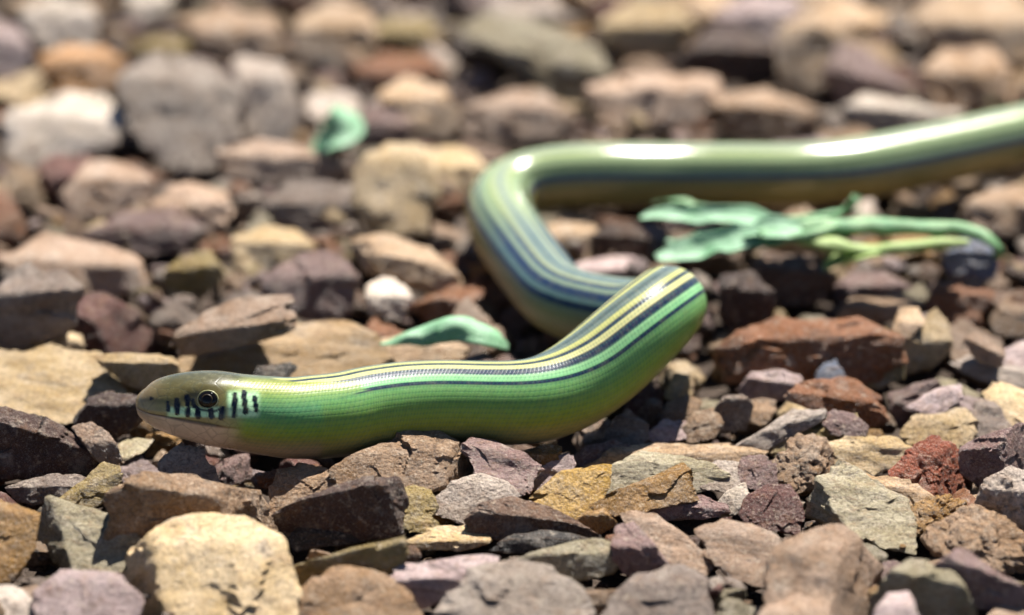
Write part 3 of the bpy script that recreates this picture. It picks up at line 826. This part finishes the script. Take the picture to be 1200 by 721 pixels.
# mottling from scale to scale
jit = np.random.RandomState(3).uniform(-1, 1, (4000, 64))
ki = np.floor(SV / .052).astype(int) + 20
kj = np.floor((T + math.pi) / (2 * math.pi) * 52 + (ki % 2) * .5).astype(int) % 64
col = col * (1 + .07 * jit[ki, kj])[..., None]
col = col * SKIN * np.array([1.06, .95, .84])
colv = np.vstack([np.clip(col.reshape(-1, 3), 0, 1), [snout * SKIN], [snout * SKIN]])

me = mesh_from('body', verts, quads, True)
bm = bmesh.new(); bm.from_mesh(me); bm.verts.ensure_lookup_table()
for j in range(NA):
    bm.faces.new((bm.verts[nv], bm.verts[(j + 1) % NA], bm.verts[j])).smooth = True
    a0 = (nr - 1) * NA
    bm.faces.new((bm.verts[nv + 1], bm.verts[a0 + j], bm.verts[a0 + (j + 1) % NA])).smooth = True
bmesh.ops.recalc_face_normals(bm, faces=bm.faces)
bm.to_mesh(me); bm.free()
vcol(me, 'skin', colv)
sc = np.ones((len(me.vertices), 3))
hmask = np.concatenate([(sm(1.15, 1.75, SV)).ravel(), [0, 0]])
sc *= hmask[:, None]
sc[:, 1] = np.concatenate([sm(13.2, 14.6, SV).ravel(), [0, 1]])
vcol(me, 'scaly', sc)
# surface coordinates: along the body in centimetres, round it in scale rows
uvl = me.uv_layers.new(name='surface')
uvv = np.vstack([np.stack([SV.ravel(), (T.ravel() + math.pi) / (2 * math.pi)], 1), [[0, .5], [30, .5]]])
li = np.zeros(len(me.loops), np.int32); me.loops.foreach_get('vertex_index', li)
uvd = uvv[li]
lt = np.zeros(len(me.polygons), np.int32); me.polygons.foreach_get('loop_total', lt)
ls = np.zeros(len(me.polygons), np.int32); me.polygons.foreach_get('loop_start', ls)
pid = np.repeat(np.arange(len(lt)), lt)
mx = np.full(len(lt), -1.0); np.maximum.at(mx, pid, uvd[:, 1])
wrap = (mx[pid] > .9) & (uvd[:, 1] < .1)
uvd[wrap, 1] += 1
uvl.data.foreach_set('uv', uvd.astype(np.float32).ravel())

s = N('scaly_skin')
at = s.new('ShaderNodeAttribute', attribute_name='skin')
sa = s.new('ShaderNodeAttribute', attribute_name='scaly')
uv = s.new('ShaderNodeUVMap', uv_map='surface')
sep = s.new('ShaderNodeSeparateXYZ'); s.put(sep.inputs[0], uv.outputs[0])
sas = s.new('ShaderNodeSeparateColor'); s.put(sas.inputs[0], sa.outputs['Color'])
SCALY, REAR = sas.outputs[0], sas.outputs[1]
su = s.math('DIVIDE', sep.outputs[0], 0.052)
sv = s.math('MULTIPLY', sep.outputs[1], 52.0)
shear = s.math('ADD', su, s.math('MULTIPLY', sv, 0.5))
cmb = s.new('ShaderNodeCombineXYZ'); s.put(cmb.inputs[0], shear); s.put(cmb.inputs[1], sv)
vor = s.new('ShaderNodeTexVoronoi'); vor.inputs['Scale'].default_value = 1.0; vor.inputs['Randomness'].default_value = 0.0
s.put(vor.inputs['Vector'], cmb.outputs[0])
edge = s.remap(vor.outputs['Distance'], 0.36, 0.62, 0, 1)
edge = s.math('MULTIPLY', edge, SCALY)
colr = s.mix(s.math('MULTIPLY', edge, 0.34), at.outputs['Color'], (0.02, 0.10, 0.08, 1))
tc = s.new('ShaderNodeTexCoord')
# plates of the head: large irregular smooth shields
hv_ = s.new('ShaderNodeTexVoronoi', feature='DISTANCE_TO_EDGE'); hv_.inputs['Scale'].default_value = 4.2
s.put(hv_.inputs['Vector'], tc.outputs['Object'])
hl = s.math('MULTIPLY', s.remap(hv_.outputs['Distance'], 0.0, 0.05, 1, 0), s.math('SUBTRACT', 1.0, SCALY))
colr = s.mix(s.math('MULTIPLY', hl, 0.30), colr, (0.04, 0.05, 0.04, 1))
mot = s.noise(tc.outputs['Object'], 9.0, 5, .7)
colr = s.mix(s.remap(mot, .45, .75, 0, .16), colr, (0.30, 0.28, 0.14, 1))
s.put(s.b.inputs['Base Color'], colr)
rg = s.math('ADD', s.remap(mot, .3, .7, .20, .30), s.math('MULTIPLY', SCALY, s.math('SUBTRACT', .08, s.math('MULTIPLY', REAR, .12))))
s.put(s.b.inputs['Roughness'], rg)
s.put(s.b.inputs['Specular IOR Level'], s.math('ADD', .10, s.math('MULTIPLY', s.math('ADD', REAR, s.math('SUBTRACT', .6, s.math('MULTIPLY', SCALY, .6))), .30)))
s.put(s.b.inputs['Coat Weight'], s.math('MULTIPLY', s.math('ADD', REAR, s.math('SUBTRACT', .2, s.math('MULTIPLY', SCALY, .2))), .35))
s.b.inputs['Coat Roughness'].default_value = 0.20
s.b.inputs['Subsurface Weight'].default_value = 0.04
s.b.inputs['Subsurface Radius'].default_value = (0.10, 0.12, 0.05)
s.b.inputs['Subsurface Scale'].default_value = 1.0
b1 = s.bump(s.math('SUBTRACT', 1.0, edge), 0.15, 0.010)
b2 = s.bump(s.math('SUBTRACT', 1.0, hl), 0.10, 0.010, b1)
b3 = s.bump(s.noise(tc.outputs['Object'], 30, 3, .6), 0.12, 0.01, b2)
s.put(s.b.inputs['Normal'], b3)

snake = bpy.data.objects.new('lizard', None)
C.objects.link(snake)
base_loc = Vector((float(cc[0][0]) + 3.0, float(cc[0][1]), 0.0))
snake.location = base_loc
tag(snake, 'bright green striped legless lizard stretched in a loose loop over the gravel', 'legless lizard')
body_o = link('body', me, s.m, snake, loc=-base_loc)

# eyes
hit_bvh = BVHTree.FromPolygons([Vector(x) for x in V3[:120].reshape(-1, 3)], [tuple(q) for q in quads[:119 * NA].tolist()])
loc, nrm, _, _ = hit_bvh.ray_cast(Vector(CAM), Vector(ray(243.5, 468.5)).normalized())
hc = Vector(cc[int(np.argmin(np.abs(ss - .86)))])
loc = Vector(loc)
if (loc - hc).dot(nrm) < 0: nrm = -nrm


def plain(name, colour, rough, coat=0.0, spec=.5):
    s = N(name)
    tc = s.new('ShaderNodeTexCoord')
    n = s.noise(tc.outputs['Object'], 30, 3)
    c2 = tuple(x * .6 for x in colour) + (1,)
    s.put(s.b.inputs['Base Color'], s.mix(n, (*colour, 1), c2))
    s.b.inputs['Roughness'].default_value = rough
    s.b.inputs['Coat Weight'].default_value = coat
    s.b.inputs['Specular IOR Level'].default_value = spec
    return s.m


M_EYE = plain('eyeball_black', (.004, .003, .003), .06, 0.0, .25)
M_IRIS = plain('iris_brown', (.035, .024, .012), .4, 0.0, .2)
M_RING = plain('eyelid_scales', (.30, .29, .13), .38)


def torus(name, R, r, mat, parent, M, sq=.86, n=48, k=10, wob_=0.0):
    v, f = [], []
    for i in range(n):
        a_ = 2 * math.pi * i / n
        for j in range(k):
            b_ = 2 * math.pi * j / k
            rr_ = r * (1 + wob_ * math.sin(a_ * 13))
            v.append(M @ Vector(((R + rr_ * math.cos(b_)) * math.cos(a_), (R + rr_ * math.cos(b_)) * math.sin(a_) * sq, rr_ * math.sin(b_))))
    for i in range(n):
        for j in range(k):
            f.append((i * k + j, ((i + 1) % n) * k + j, ((i + 1) % n) * k + (j + 1) % k, i * k + (j + 1) % k))
    return link(name, mesh_from(name, v, f), mat, parent)


def ball(name, rx, ry, rz, mat, parent, M, lvl=4):
    v, f = ico(lvl)
    vv = [M @ Vector((a_ * rx, b_ * ry, c_ * rz)) for a_, b_, c_ in v]
    return link(name, mesh_from(name, vv, f), mat, parent)


headup = Vector(ru[20]); headax = Vector(tan[20])
for sgn in (1, -1):
    if sgn == 1:
        p, n = loc, nrm
    else:
        # reflect through the head's middle plane
        sd = Vector(rs[40])
        p = loc - 2 * (loc - hc).dot(sd) * sd
        n = nrm - 2 * nrm.dot(sd) * sd
    xax = (headax - headax.dot(n) * n).normalized()
    yax = n.cross(xax)
    M = Matrix.Translation(p - base_loc - n * .012) @ Matrix((xax, yax, n)).transposed().to_4x4()
    e = ball('eye', .134, .114, .064, M_EYE, snake, M)
    torus('iris', .068, .014, M_IRIS, e, Matrix.Translation(n * .046) @ M, sq=.9)
    torus('eyelid', .142, .012, M_RING, snake, Matrix.Translation(n * .010) @ M, sq=.84, wob_=.10)

# ------------------------------------------------------------------ plants
def leaf_material(name, c1, c2):
    s = N(name)
    tc = s.new('ShaderNodeTexCoord')
    n1 = s.noise(tc.outputs['Object'], 3.0, 4, .6)
    n2 = s.noise(tc.outputs['Object'], 26.0, 4, .7)
    c = s.mix(s.remap(n1, .35, .65), (*c1, 1), (*c2, 1))
    c = s.mix(s.remap(n2, .55, .8, 0, .4), c, (.36, .42, .30, 1))
    s.put(s.b.inputs['Base Color'], c)
    s.b.inputs['Roughness'].default_value = .55
    s.b.inputs['Subsurface Weight'].default_value = .15
    s.b.inputs['Subsurface Radius'].default_value = (.05, .1, .04)
    s.put(s.b.inputs['Normal'], s.bump(n2, .5, .03))
    return s.m


LEAF = leaf_material('mint_leaf', (.11, .27, .13), (.20, .36, .22))
STEM = leaf_material('green_stem', (.05, .18, .06), (.16, .28, .12))
YSTEM = leaf_material('yellow_green_stem', (.18, .27, .05), (.25, .33, .10))


def ribbon(name, pts, mat, parent=None, off=Vector((0, 0, 0)), cup=.38, thick=.16, seed=0, grooves=3):
    """leaf or stem swept along a 3-D line: pts = (u, v, z, half width cm, tilt degrees)"""
    ct = []
    for (u, v, z, w, tl) in pts:
        q = at_z(u, v, z)
        ct.append((*q, w, tl))
    c, s_ = catmull(np.array(ct), lambda L: np.linspace(0, L, 70))
    t = np.gradient(c[:, :3], axis=0); t /= np.linalg.norm(t, axis=1)[:, None]
    sd = np.cross(t, [0, 0, 1.0]); sd /= np.linalg.norm(sd, axis=1)[:, None]
    un = np.cross(sd, t)
    a_ = np.radians(c[:, 4])[:, None]
    S2 = sd * np.cos(a_) + un * np.sin(a_)
    U2 = un * np.cos(a_) - sd * np.sin(a_)
    n = 20
    V = []
    for i in range(len(c)):
        w = max(c[i, 3], .004)
        for j in range(n):
            b_ = 2 * math.pi * j / n
            x = math.cos(b_)
            y = math.sin(b_) * thick
            y += cup * x * x - .06 * math.cos(x * math.pi * grooves)
            V.append(c[i, :3] + S2[i] * x * w + U2[i] * y * w)
    V = np.array(V)
    V += 0.035 * np.stack([noise3(V * 4 + 9 * k, seed + k) for k in range(3)], 1)
    f = [(i * n + j, i * n + (j + 1) % n, (i + 1) * n + (j + 1) % n, (i + 1) * n + j) for i in range(len(c) - 1) for j in range(n)]
    V = V - np.array(off)
    me = mesh_from(name, V, f)
    bm = bmesh.new(); bm.from_mesh(me); bm.verts.ensure_lookup_table()
    bm.faces.new([bm.verts[j] for j in range(n)][::-1]); bm.faces.new([bm.verts[(len(c) - 1) * n + j] for j in range(n)])
    bmesh.ops.recalc_face_normals(bm, faces=bm.faces)
    bm.to_mesh(me); bm.free()
    return link(name, me, mat, parent)


o1 = Vector(at_z(525, 395, .3))
l1 = ribbon('leaf', [(444, 402, .45, .03, 10), (470, 396, .50, .12, -25), (505, 388, .62, .20, -30), (535, 382, .72, .25, -30), (562, 384, .70, .28, -20), (582, 394, .5, .25, -10), (592, 406, .3, .14, 0)],
            LEAF, off=o1, cup=-.40, thick=.18, seed=1)
l1.location = o1
tag(l1, 'fleshy mint green leaf piece lying behind the neck, left of the loop', 'leaf')
o2 = Vector(at_z(395, 160, .3))
l2 = ribbon('leaf', [(362, 180, .3, .06, 0), (380, 170, .45, .26, -20), (396, 160, .6, .34, -30), (402, 142, .8, .30, -30), (392, 126, .9, .08, -20)], LEAF, off=o2, cup=.3, thick=.3, seed=2)
l2.location = o2
tag(l2, 'small blurred mint leaf standing between far stones at the upper left', 'leaf')

pl = bpy.data.objects.new('wilted_plant', None)
C.objects.link(pl)
o3 = Vector(at_z(900, 300, 0))
pl.location = o3
tag(pl, 'wilted green plant sprig lying on the stones beyond the bend', 'plant sprig')
PZ = .95
ribbon('leaf', [(752, 257, PZ, .04, 0), (775, 253, PZ, .12, -25), (815, 254, PZ, .15, -30), (860, 255, PZ + .05, .17, -25), (890, 262, PZ + .05, .20, -10), (905, 280, PZ - .05, .12, 0)], LEAF, pl, o3, seed=3)
ribbon('leaf', [(768, 303, PZ - .3, .07, -20), (790, 298, PZ - .3, .17, -30), (825, 292, PZ - .25, .20, -30), (865, 284, PZ - .1, .22, -25), (905, 272, PZ, .14, -10), (950, 262, PZ, .06, 0)], LEAF, pl, o3, seed=4)
ribbon('leaf', [(780, 284, PZ - .3, .03, -20), (812, 282, PZ - .25, .09, -30), (845, 276, PZ - .15, .12, -20), (885, 270, PZ, .12, -10)], LEAF, pl, o3, seed=14)
ribbon('leaf', [(870, 276, PZ, .10, -10), (900, 270, PZ + .08, .20, -20), (940, 273, PZ + .05, .18, -20), (975, 284, PZ - .1, .11, -10), (996, 304, PZ - .3, .03, 0)], LEAF, pl, o3, seed=5)
ribbon('stem', [(880, 290, PZ - .1, .03, 0), (915, 284, PZ - .05, .07, 0), (955, 272, PZ + .1, .07, 0), (1005, 258, PZ + .12, .05, 0), (1040, 256, PZ + .1, .02, 0)], STEM, pl, o3, thick=.8, cup=0, seed=15)
ribbon('stem', [(900, 262, PZ + .1, .03, 0), (940, 256, PZ + .12, .06, 0), (980, 250, PZ + .12, .06, 0), (1010, 246, PZ + .15, .02, 0)], STEM, pl, o3, thick=.8, cup=0, seed=16)
ribbon('leaf', [(765, 238, PZ - .1, .03, 0), (795, 240, PZ - .05, .16, 10), (822, 248, PZ - .05, .16, 10), (850, 258, PZ, .05, 0)], STEM, pl, o3, seed=6)
ribbon('stem', [(890, 278, PZ, .14, 0), (940, 267, PZ + .05, .17, -10), (1000, 265, PZ + .08, .14, -10), (1060, 267, PZ + .08, .15, 0), (1110, 267, PZ + .08, .13, 0), (1145, 273, PZ + .04, .13, 0), (1166, 287, PZ - .1, .11, 0), (1170, 302, PZ - .35, .06, 0)],
       STEM, pl, o3, thick=.7, cup=0, seed=7)
ribbon('stem', [(930, 278, PZ, .10, 0), (970, 287, PZ - .05, .13, 0), (1010, 293, PZ - .1, .12, 0), (1060, 290, PZ - .05, .11, 0), (1105, 286, PZ - .05, .10, 0), (1135, 284, PZ, .05, 0)],
       YSTEM, pl, o3, thick=.7, cup=0, seed=8)
ribbon('leaf', [(966, 316, PZ - .38, .05, 0), (986, 304, PZ - .25, .20, -10), (1016, 299, PZ - .15, .18, -10), (1050, 296, PZ - .1, .05, 0)], YSTEM, pl, o3, seed=9)
ribbon('leaf', [(962, 266, PZ, .06, 0), (985, 252, PZ + .1, .15, 20), (1003, 238, PZ + .25, .13, 30), (1000, 228, PZ + .35, .03, 30)], STEM, pl, o3, seed=10)

# ------------------------------------------------------------------ filler gravel
def random_planes(r, n):
    N_ = r.normal(size=(n, 3)); N_ /= np.linalg.norm(N_, axis=1)[:, None]
    N_ = np.vstack([N_, np.eye(3), -np.eye(3)])
    D = r.uniform(.62, 1.0, len(N_))
    sc_ = np.array([1.0, r.uniform(.65, .95), r.uniform(.42, .72)])
    return N_, D, sc_


VAR = []
VMESH = []
for k in range(30):
    r = np.random.RandomState(500 + k)
    n_, d_, s_ = random_planes(r, 11)
    out = []
    for lv in (4, 2, 1):
        co, f = polytope_mesh('v', n_, d_, 0, (np.ones(3), np.eye(3)), lv, 700 + k, 1.0, p=50)
        out.append((co * s_, f))
    VAR.append(out)
    me_ = mesh_from('stone', out[0][0], out[0][1])
    if hasattr(me_, 'set_sharp_from_angle'): me_.set_sharp_from_angle(angle=rad(32))
    VMESH.append(me_)

TN = ['tan', 'tan', 'brown', 'mauve', 'mauve', 'pink', 'grey', 'grey', 'palegrey', 'cream', 'rust', 'ochre', 'lilac', 'olive', 'darkbrown', 'peach', 'maroon', 'greengrey']
TN_FAR = ['tan', 'cream', 'peach', 'pink', 'mauve', 'pink', 'palegrey', 'lilac', 'palegrey', 'cream', 'ochre', 'peach', 'lilac', 'tan', 'brown', 'darkbrown', 'maroon', 'rust']
hc_ = np.array([h[3] for h in HEROES]); hr_ = np.array([h[4] for h in HEROES])
body_pts = cc[::6]


def hero_cover(x, y, k=.8):
    d = ((x - hc_[:, 0]) / (hr_[:, 0] * k)) ** 2 + ((y - hc_[:, 1]) / (hr_[:, 1] * k)) ** 2
    return (d < 1).any()


placed = []
cell = {}
polys = [h[5] for h in HEROES]
sn_u, sn_v, sn_d = project(cc)
sn_r = ctr[:, 3] / (PX * sn_d)
LEAFBOX = [(440, 358, 596, 418, -3.6), (756, 226, 1176, 316, 0.2), (362, 120, 420, 186, 5.0)]


def blocks(x, y, z, q):
    """would this filler stone hide one of the traced stones, the leaves or the animal?"""
    u, v, d = project(np.array([x, y, z + q * .25]))
    s_ = q / (PX * d)
    if not (-60 < u < 1260 and -60 < v < 790): return False
    if 795 < u < 868 and 292 < v < 372 and q > .3: return True      # only low chips in the hollow behind the bend
    for du, dv in ((0, 0), (-.7, 0), (.7, 0), (0, -.45), (.45, -.3), (-.45, -.3)):
        uu, vv = u + du * s_, v + dv * s_
        m = (np.hypot(sn_u - uu, sn_v - vv) < sn_r) & (cc[:, 1] > y - .2)
        if m.any(): return True
        for (a0, b0, a1, b1, yy) in LEAFBOX:
            if a0 < uu < a1 and b0 < vv < b1 and y < at_z((a0 + a1) / 2, b1, 0)[1] - .1: return True
        for h in HEROES:
            if abs(uu - h[1][0]) > h[2][0] or abs(vv - h[1][1]) > h[2][1]: continue
            if y < h[3][1] and inside(uu, vv, h[5]): return True
    return False



def free(x, y, r, f=.8):
    for i in range(int((x - 1.4) // 1), int((x + 1.4) // 1) + 1):
        for j in range(int((y - 1.4) // 1), int((y + 1.4) // 1) + 1):
            for (a_, b_, c_) in cell.get((i, j), ()):
                if (a_ - x) ** 2 + (b_ - y) ** 2 < (f * (r + c_)) ** 2: return False
    return True


XR, Y0, Y1 = 13.5, -17.0, 22.0
r = np.random.RandomState(21)
for (rmin, rmax, tries) in ((.55, .85, 2600), (.36, .58, 7000), (.22, .36, 15000)):
    for _ in range(tries):
        x = r.uniform(-XR, XR); y = r.uniform(Y0, Y1); q = r.uniform(rmin, rmax)
        if not free(x, y, q): continue
        if hero_cover(x, y, .75 if q < .36 else 1.0 + q * .3): continue
        d2 = ((body_pts[:, 0] - x) ** 2 + (body_pts[:, 1] - y) ** 2).min() ** .5
        under = d2 < .8 + q * .6
        zt = -0.22 + q * .25
        if under:
            if q > .42: continue
            zt = min(zt, -.05 - q * .7)
        if blocks(x, y, zt, q): continue
        placed.append((x, y, zt, q)); cell.setdefault((int(x // 1), int(y // 1)), []).append((x, y, q))

cand = []
for i, (x, y, z, q) in enumerate(placed):
    u, v, d = project(np.array([x, y, z + q * .3]))
    if not (-10 < u < 1210 and -10 < v < 725): continue
    s_px = q / (PX * d)
    vis = 0
    for du, dv in ((0, 0), (-.5, 0), (.5, 0), (0, -.35), (0, .25)):
        uu, vv = u + du * s_px, v + dv * s_px
        if any(inside(uu, vv, pp) for pp in polys): continue
        if (np.hypot(sn_u - uu, sn_v - vv) < ctr[:, 3] / (PX * sn_d)).any(): continue
        vis += 1
    if vis >= 1: cand.append((s_px * vis, i, u, v, s_px))
cand.sort(reverse=True)
NIND = max(0, 296 - len(HEROES))
used_labels = {}
ind = {}


def size_word(s):
    return 'tiny' if s < 26 else 'small' if s < 38 else 'medium' if s < 50 else 'large'


def where_to(u, v, hx, hy):
    dx, dy = u - hx, v - hy
    if abs(dx) > 1.3 * abs(dy): return 'just right of' if dx > 0 else 'just left of'
    if abs(dy) > 1.3 * abs(dx): return 'just below' if dy > 0 else 'just above'
    return ('below' if dy > 0 else 'above') + (' and right of' if dx > 0 else ' and left of')


def fits(l): return 4 <= len(l.split()) <= 16 and l not in used_labels


for (sc_, i, u, v, s_px) in cand:
    if len(ind) >= NIND: break
    tn = (TN if v > 330 else TN_FAR)[r.randint(18)]
    order = sorted(range(len(HEROES)), key=lambda h: math.hypot(HEROES[h][1][0] - u, HEROES[h][1][1] - v))
    lab = None
    for h in order[:4]:
        hs = HEROES[h]
        for extra in ('stone', 'chip'):
            if (extra == 'chip') != (s_px < 38): continue
            l = f"{size_word(s_px)} {WORD[tn]} {extra} {where_to(u, v, *hs[1])} the {hs[0]}"
            if fits(l): lab = l; break
        if lab: break
    if lab is None:
        for a_ in range(5):
            for b_ in range(a_ + 1, 6):
                l = f"{WORD[tn]} stone between the {HEROES[order[a_]][0]} and the {HEROES[order[b_]][0]}"
                if fits(l): lab = l; break
            if lab: break
    if lab is None: continue
    used_labels[lab] = 1
    ind[i] = (tn, lab)

SV_, SF_, SC_ = [], [], []
nb = 0


def add_stuff(lv, k, loc_, scale, rot, colour):
    global nb
    co, f = VAR[k][lv]
    P = (co * scale) @ rot.T + loc_
    SV_.append(P); SF_.append(f + nb); SC_.append(np.tile(colour, (len(P), 1)))
    nb += len(P)


def rotm(r):
    return np.array(Matrix.Rotation(r.uniform(0, 6.28), 3, 'Z') @ Matrix.Rotation(r.uniform(-.45, .45), 3, 'X') @ Matrix.Rotation(r.uniform(-.45, .45), 3, 'Y'))


KN = ['rough', 'rough', 'slate', 'pale']
for i, (x, y, z, q) in enumerate(placed):
    k = r.randint(len(VAR))
    rot = rotm(r)
    if i in ind:
        tn, lab = ind[i]
        kd = 'pale' if tn in ('cream', 'peach', 'pink', 'lilac', 'palegrey') and r.rand() < .6 else KN[r.randint(3)]
        o = bpy.data.objects.new('stone', VMESH[k])
        C.objects.link(o)
        if not VMESH[k].materials: VMESH[k].materials.append(ROCK['rough'])
        o.material_slots[0].link = 'OBJECT'
        o.material_slots[0].material = ROCK[kd]
        o.matrix_world = Matrix.LocRotScale(Vector((x, y, z)), Matrix(rot.tolist()).to_quaternion(), Vector((q * 1.15,) * 3))
        c = np.array(TONE[tn]) * r.uniform(.7, 1.4)
        o.color = (*np.clip(c, 0, 1), 1)
        tag(o, lab, 'stone', 'stones of the gravel bed')
    else:
        c = np.array(TONE[TN[r.randint(len(TN))]]) * r.uniform(.75, 1.1)
        add_stuff(1, k, np.array([x, y, z]), q * 1.15, rot, c)
# grit in the gaps
for _ in range(5200):
    x = r.uniform(-XR, XR); y = r.uniform(Y0, Y1); q = r.uniform(.07, .2)
    z = -.46 + r.uniform(0, .16)
    c = np.array(TONE[TN[r.randint(len(TN))]]) * r.uniform(.5, .95)
    add_stuff(2, r.randint(len(VAR)), np.array([x, y, z]), q, rotm(r), c)
bpy.context.view_layer.update()
tv, tf, nb2 = [], [], 0
for o in C.objects:
    if o.type == 'MESH' and o.name.split('.')[0] == 'stone':
        mw = np.array(o.matrix_world)
        a_ = np.zeros(len(o.data.vertices) * 3, np.float32); o.data.vertices.foreach_get('co', a_)
        a_ = a_.reshape(-1, 3) @ mw[:3, :3].T + mw[:3, 3]
        f_ = np.zeros(len(o.data.polygons) * 3, np.int32); o.data.polygons.foreach_get('vertices', f_)
        tv.append(a_); tf.append(f_.reshape(-1, 3) + nb2); nb2 += len(a_)
top = BVHTree.FromPolygons(np.vstack(tv).tolist(), np.vstack(tf).tolist())
nch = 0
for _ in range(16000):
    x = r.uniform(-9, 9.5); y = r.uniform(Y0 + 4, 13)
    q = r.choice([r.uniform(.04, .09), r.uniform(.08, .19)])
    if ((body_pts[:, 0] - x) ** 2 + (body_pts[:, 1] - y) ** 2).min() ** .5 < .75 + q: continue
    h_, n_, _i, _d = top.ray_cast(Vector((x, y, 5)), Vector((0, 0, -1)))
    if h_ is None: continue
    if n_.z < .6 or h_.z > (.10 if y > 0 else -.06): continue
    if y > 0: q *= 1.4
    if q > .09 and noise3(np.array([[x * .6, y * .6, 3.0]]), 4)[0] < -.1: continue
    c = np.array(TONE[TN[r.randint(len(TN))]]) * r.uniform(.7, 1.2)
    add_stuff(2 if q < .12 else 1, r.randint(len(VAR)), np.array([x, y, h_.z + q * .25]), q, rotm(r), c)
    nch += 1
    if nch > 1100: break
print('chips', nch)
gm_ = mesh_from('gravel', np.vstack(SV_), np.vstack(SF_))
vcol(gm_, 'tone', np.vstack(SC_))
go = link('gravel', gm_, ROCK_STUFF)
tag(go, 'loose brown and grey gravel filling the gaps between the stones', 'gravel', kind='stuff')
print('heroes', len(HEROES), 'placed', len(placed), 'visible cand', len(cand), 'individual', len(ind), 'tris stuff', len(gm_.polygons))

# ------------------------------------------------------------------ ground
s = N('soil')
tc = s.new('ShaderNodeTexCoord')
n1 = s.noise(tc.outputs['Object'], 1.2, 6, .7); n2 = s.noise(tc.outputs['Object'], 9, 6, .7)
s.put(s.b.inputs['Base Color'], s.mix(n1, (.05, .03, .022, 1), (.11, .075, .05, 1)))
s.b.inputs['Roughness'].default_value = .95
s.put(s.b.inputs['Normal'], s.bump(n2, 1.0, .25))
g = 80
xs_ = np.linspace(-1, 1, g)
gx = np.sign(xs_) * (np.abs(xs_) * 20 + np.abs(xs_) ** 8 * 9000)
GX, GY = np.meshgrid(gx, gx, indexing='ij')
GP = np.stack([GX.ravel(), GY.ravel(), np.zeros(g * g)], 1)
GP[:, 2] = -.60 + .08 * noise3(GP * np.array([.8, .8, 0]), 5)
gf = np.array([[i * g + j, (i + 1) * g + j, (i + 1) * g + j + 1, i * g + j + 1] for i in range(g - 1) for j in range(g - 1)])
tag(link('ground', mesh_from('ground', GP, gf), s.m), 'dark brown soil under the gravel', None, kind='structure')
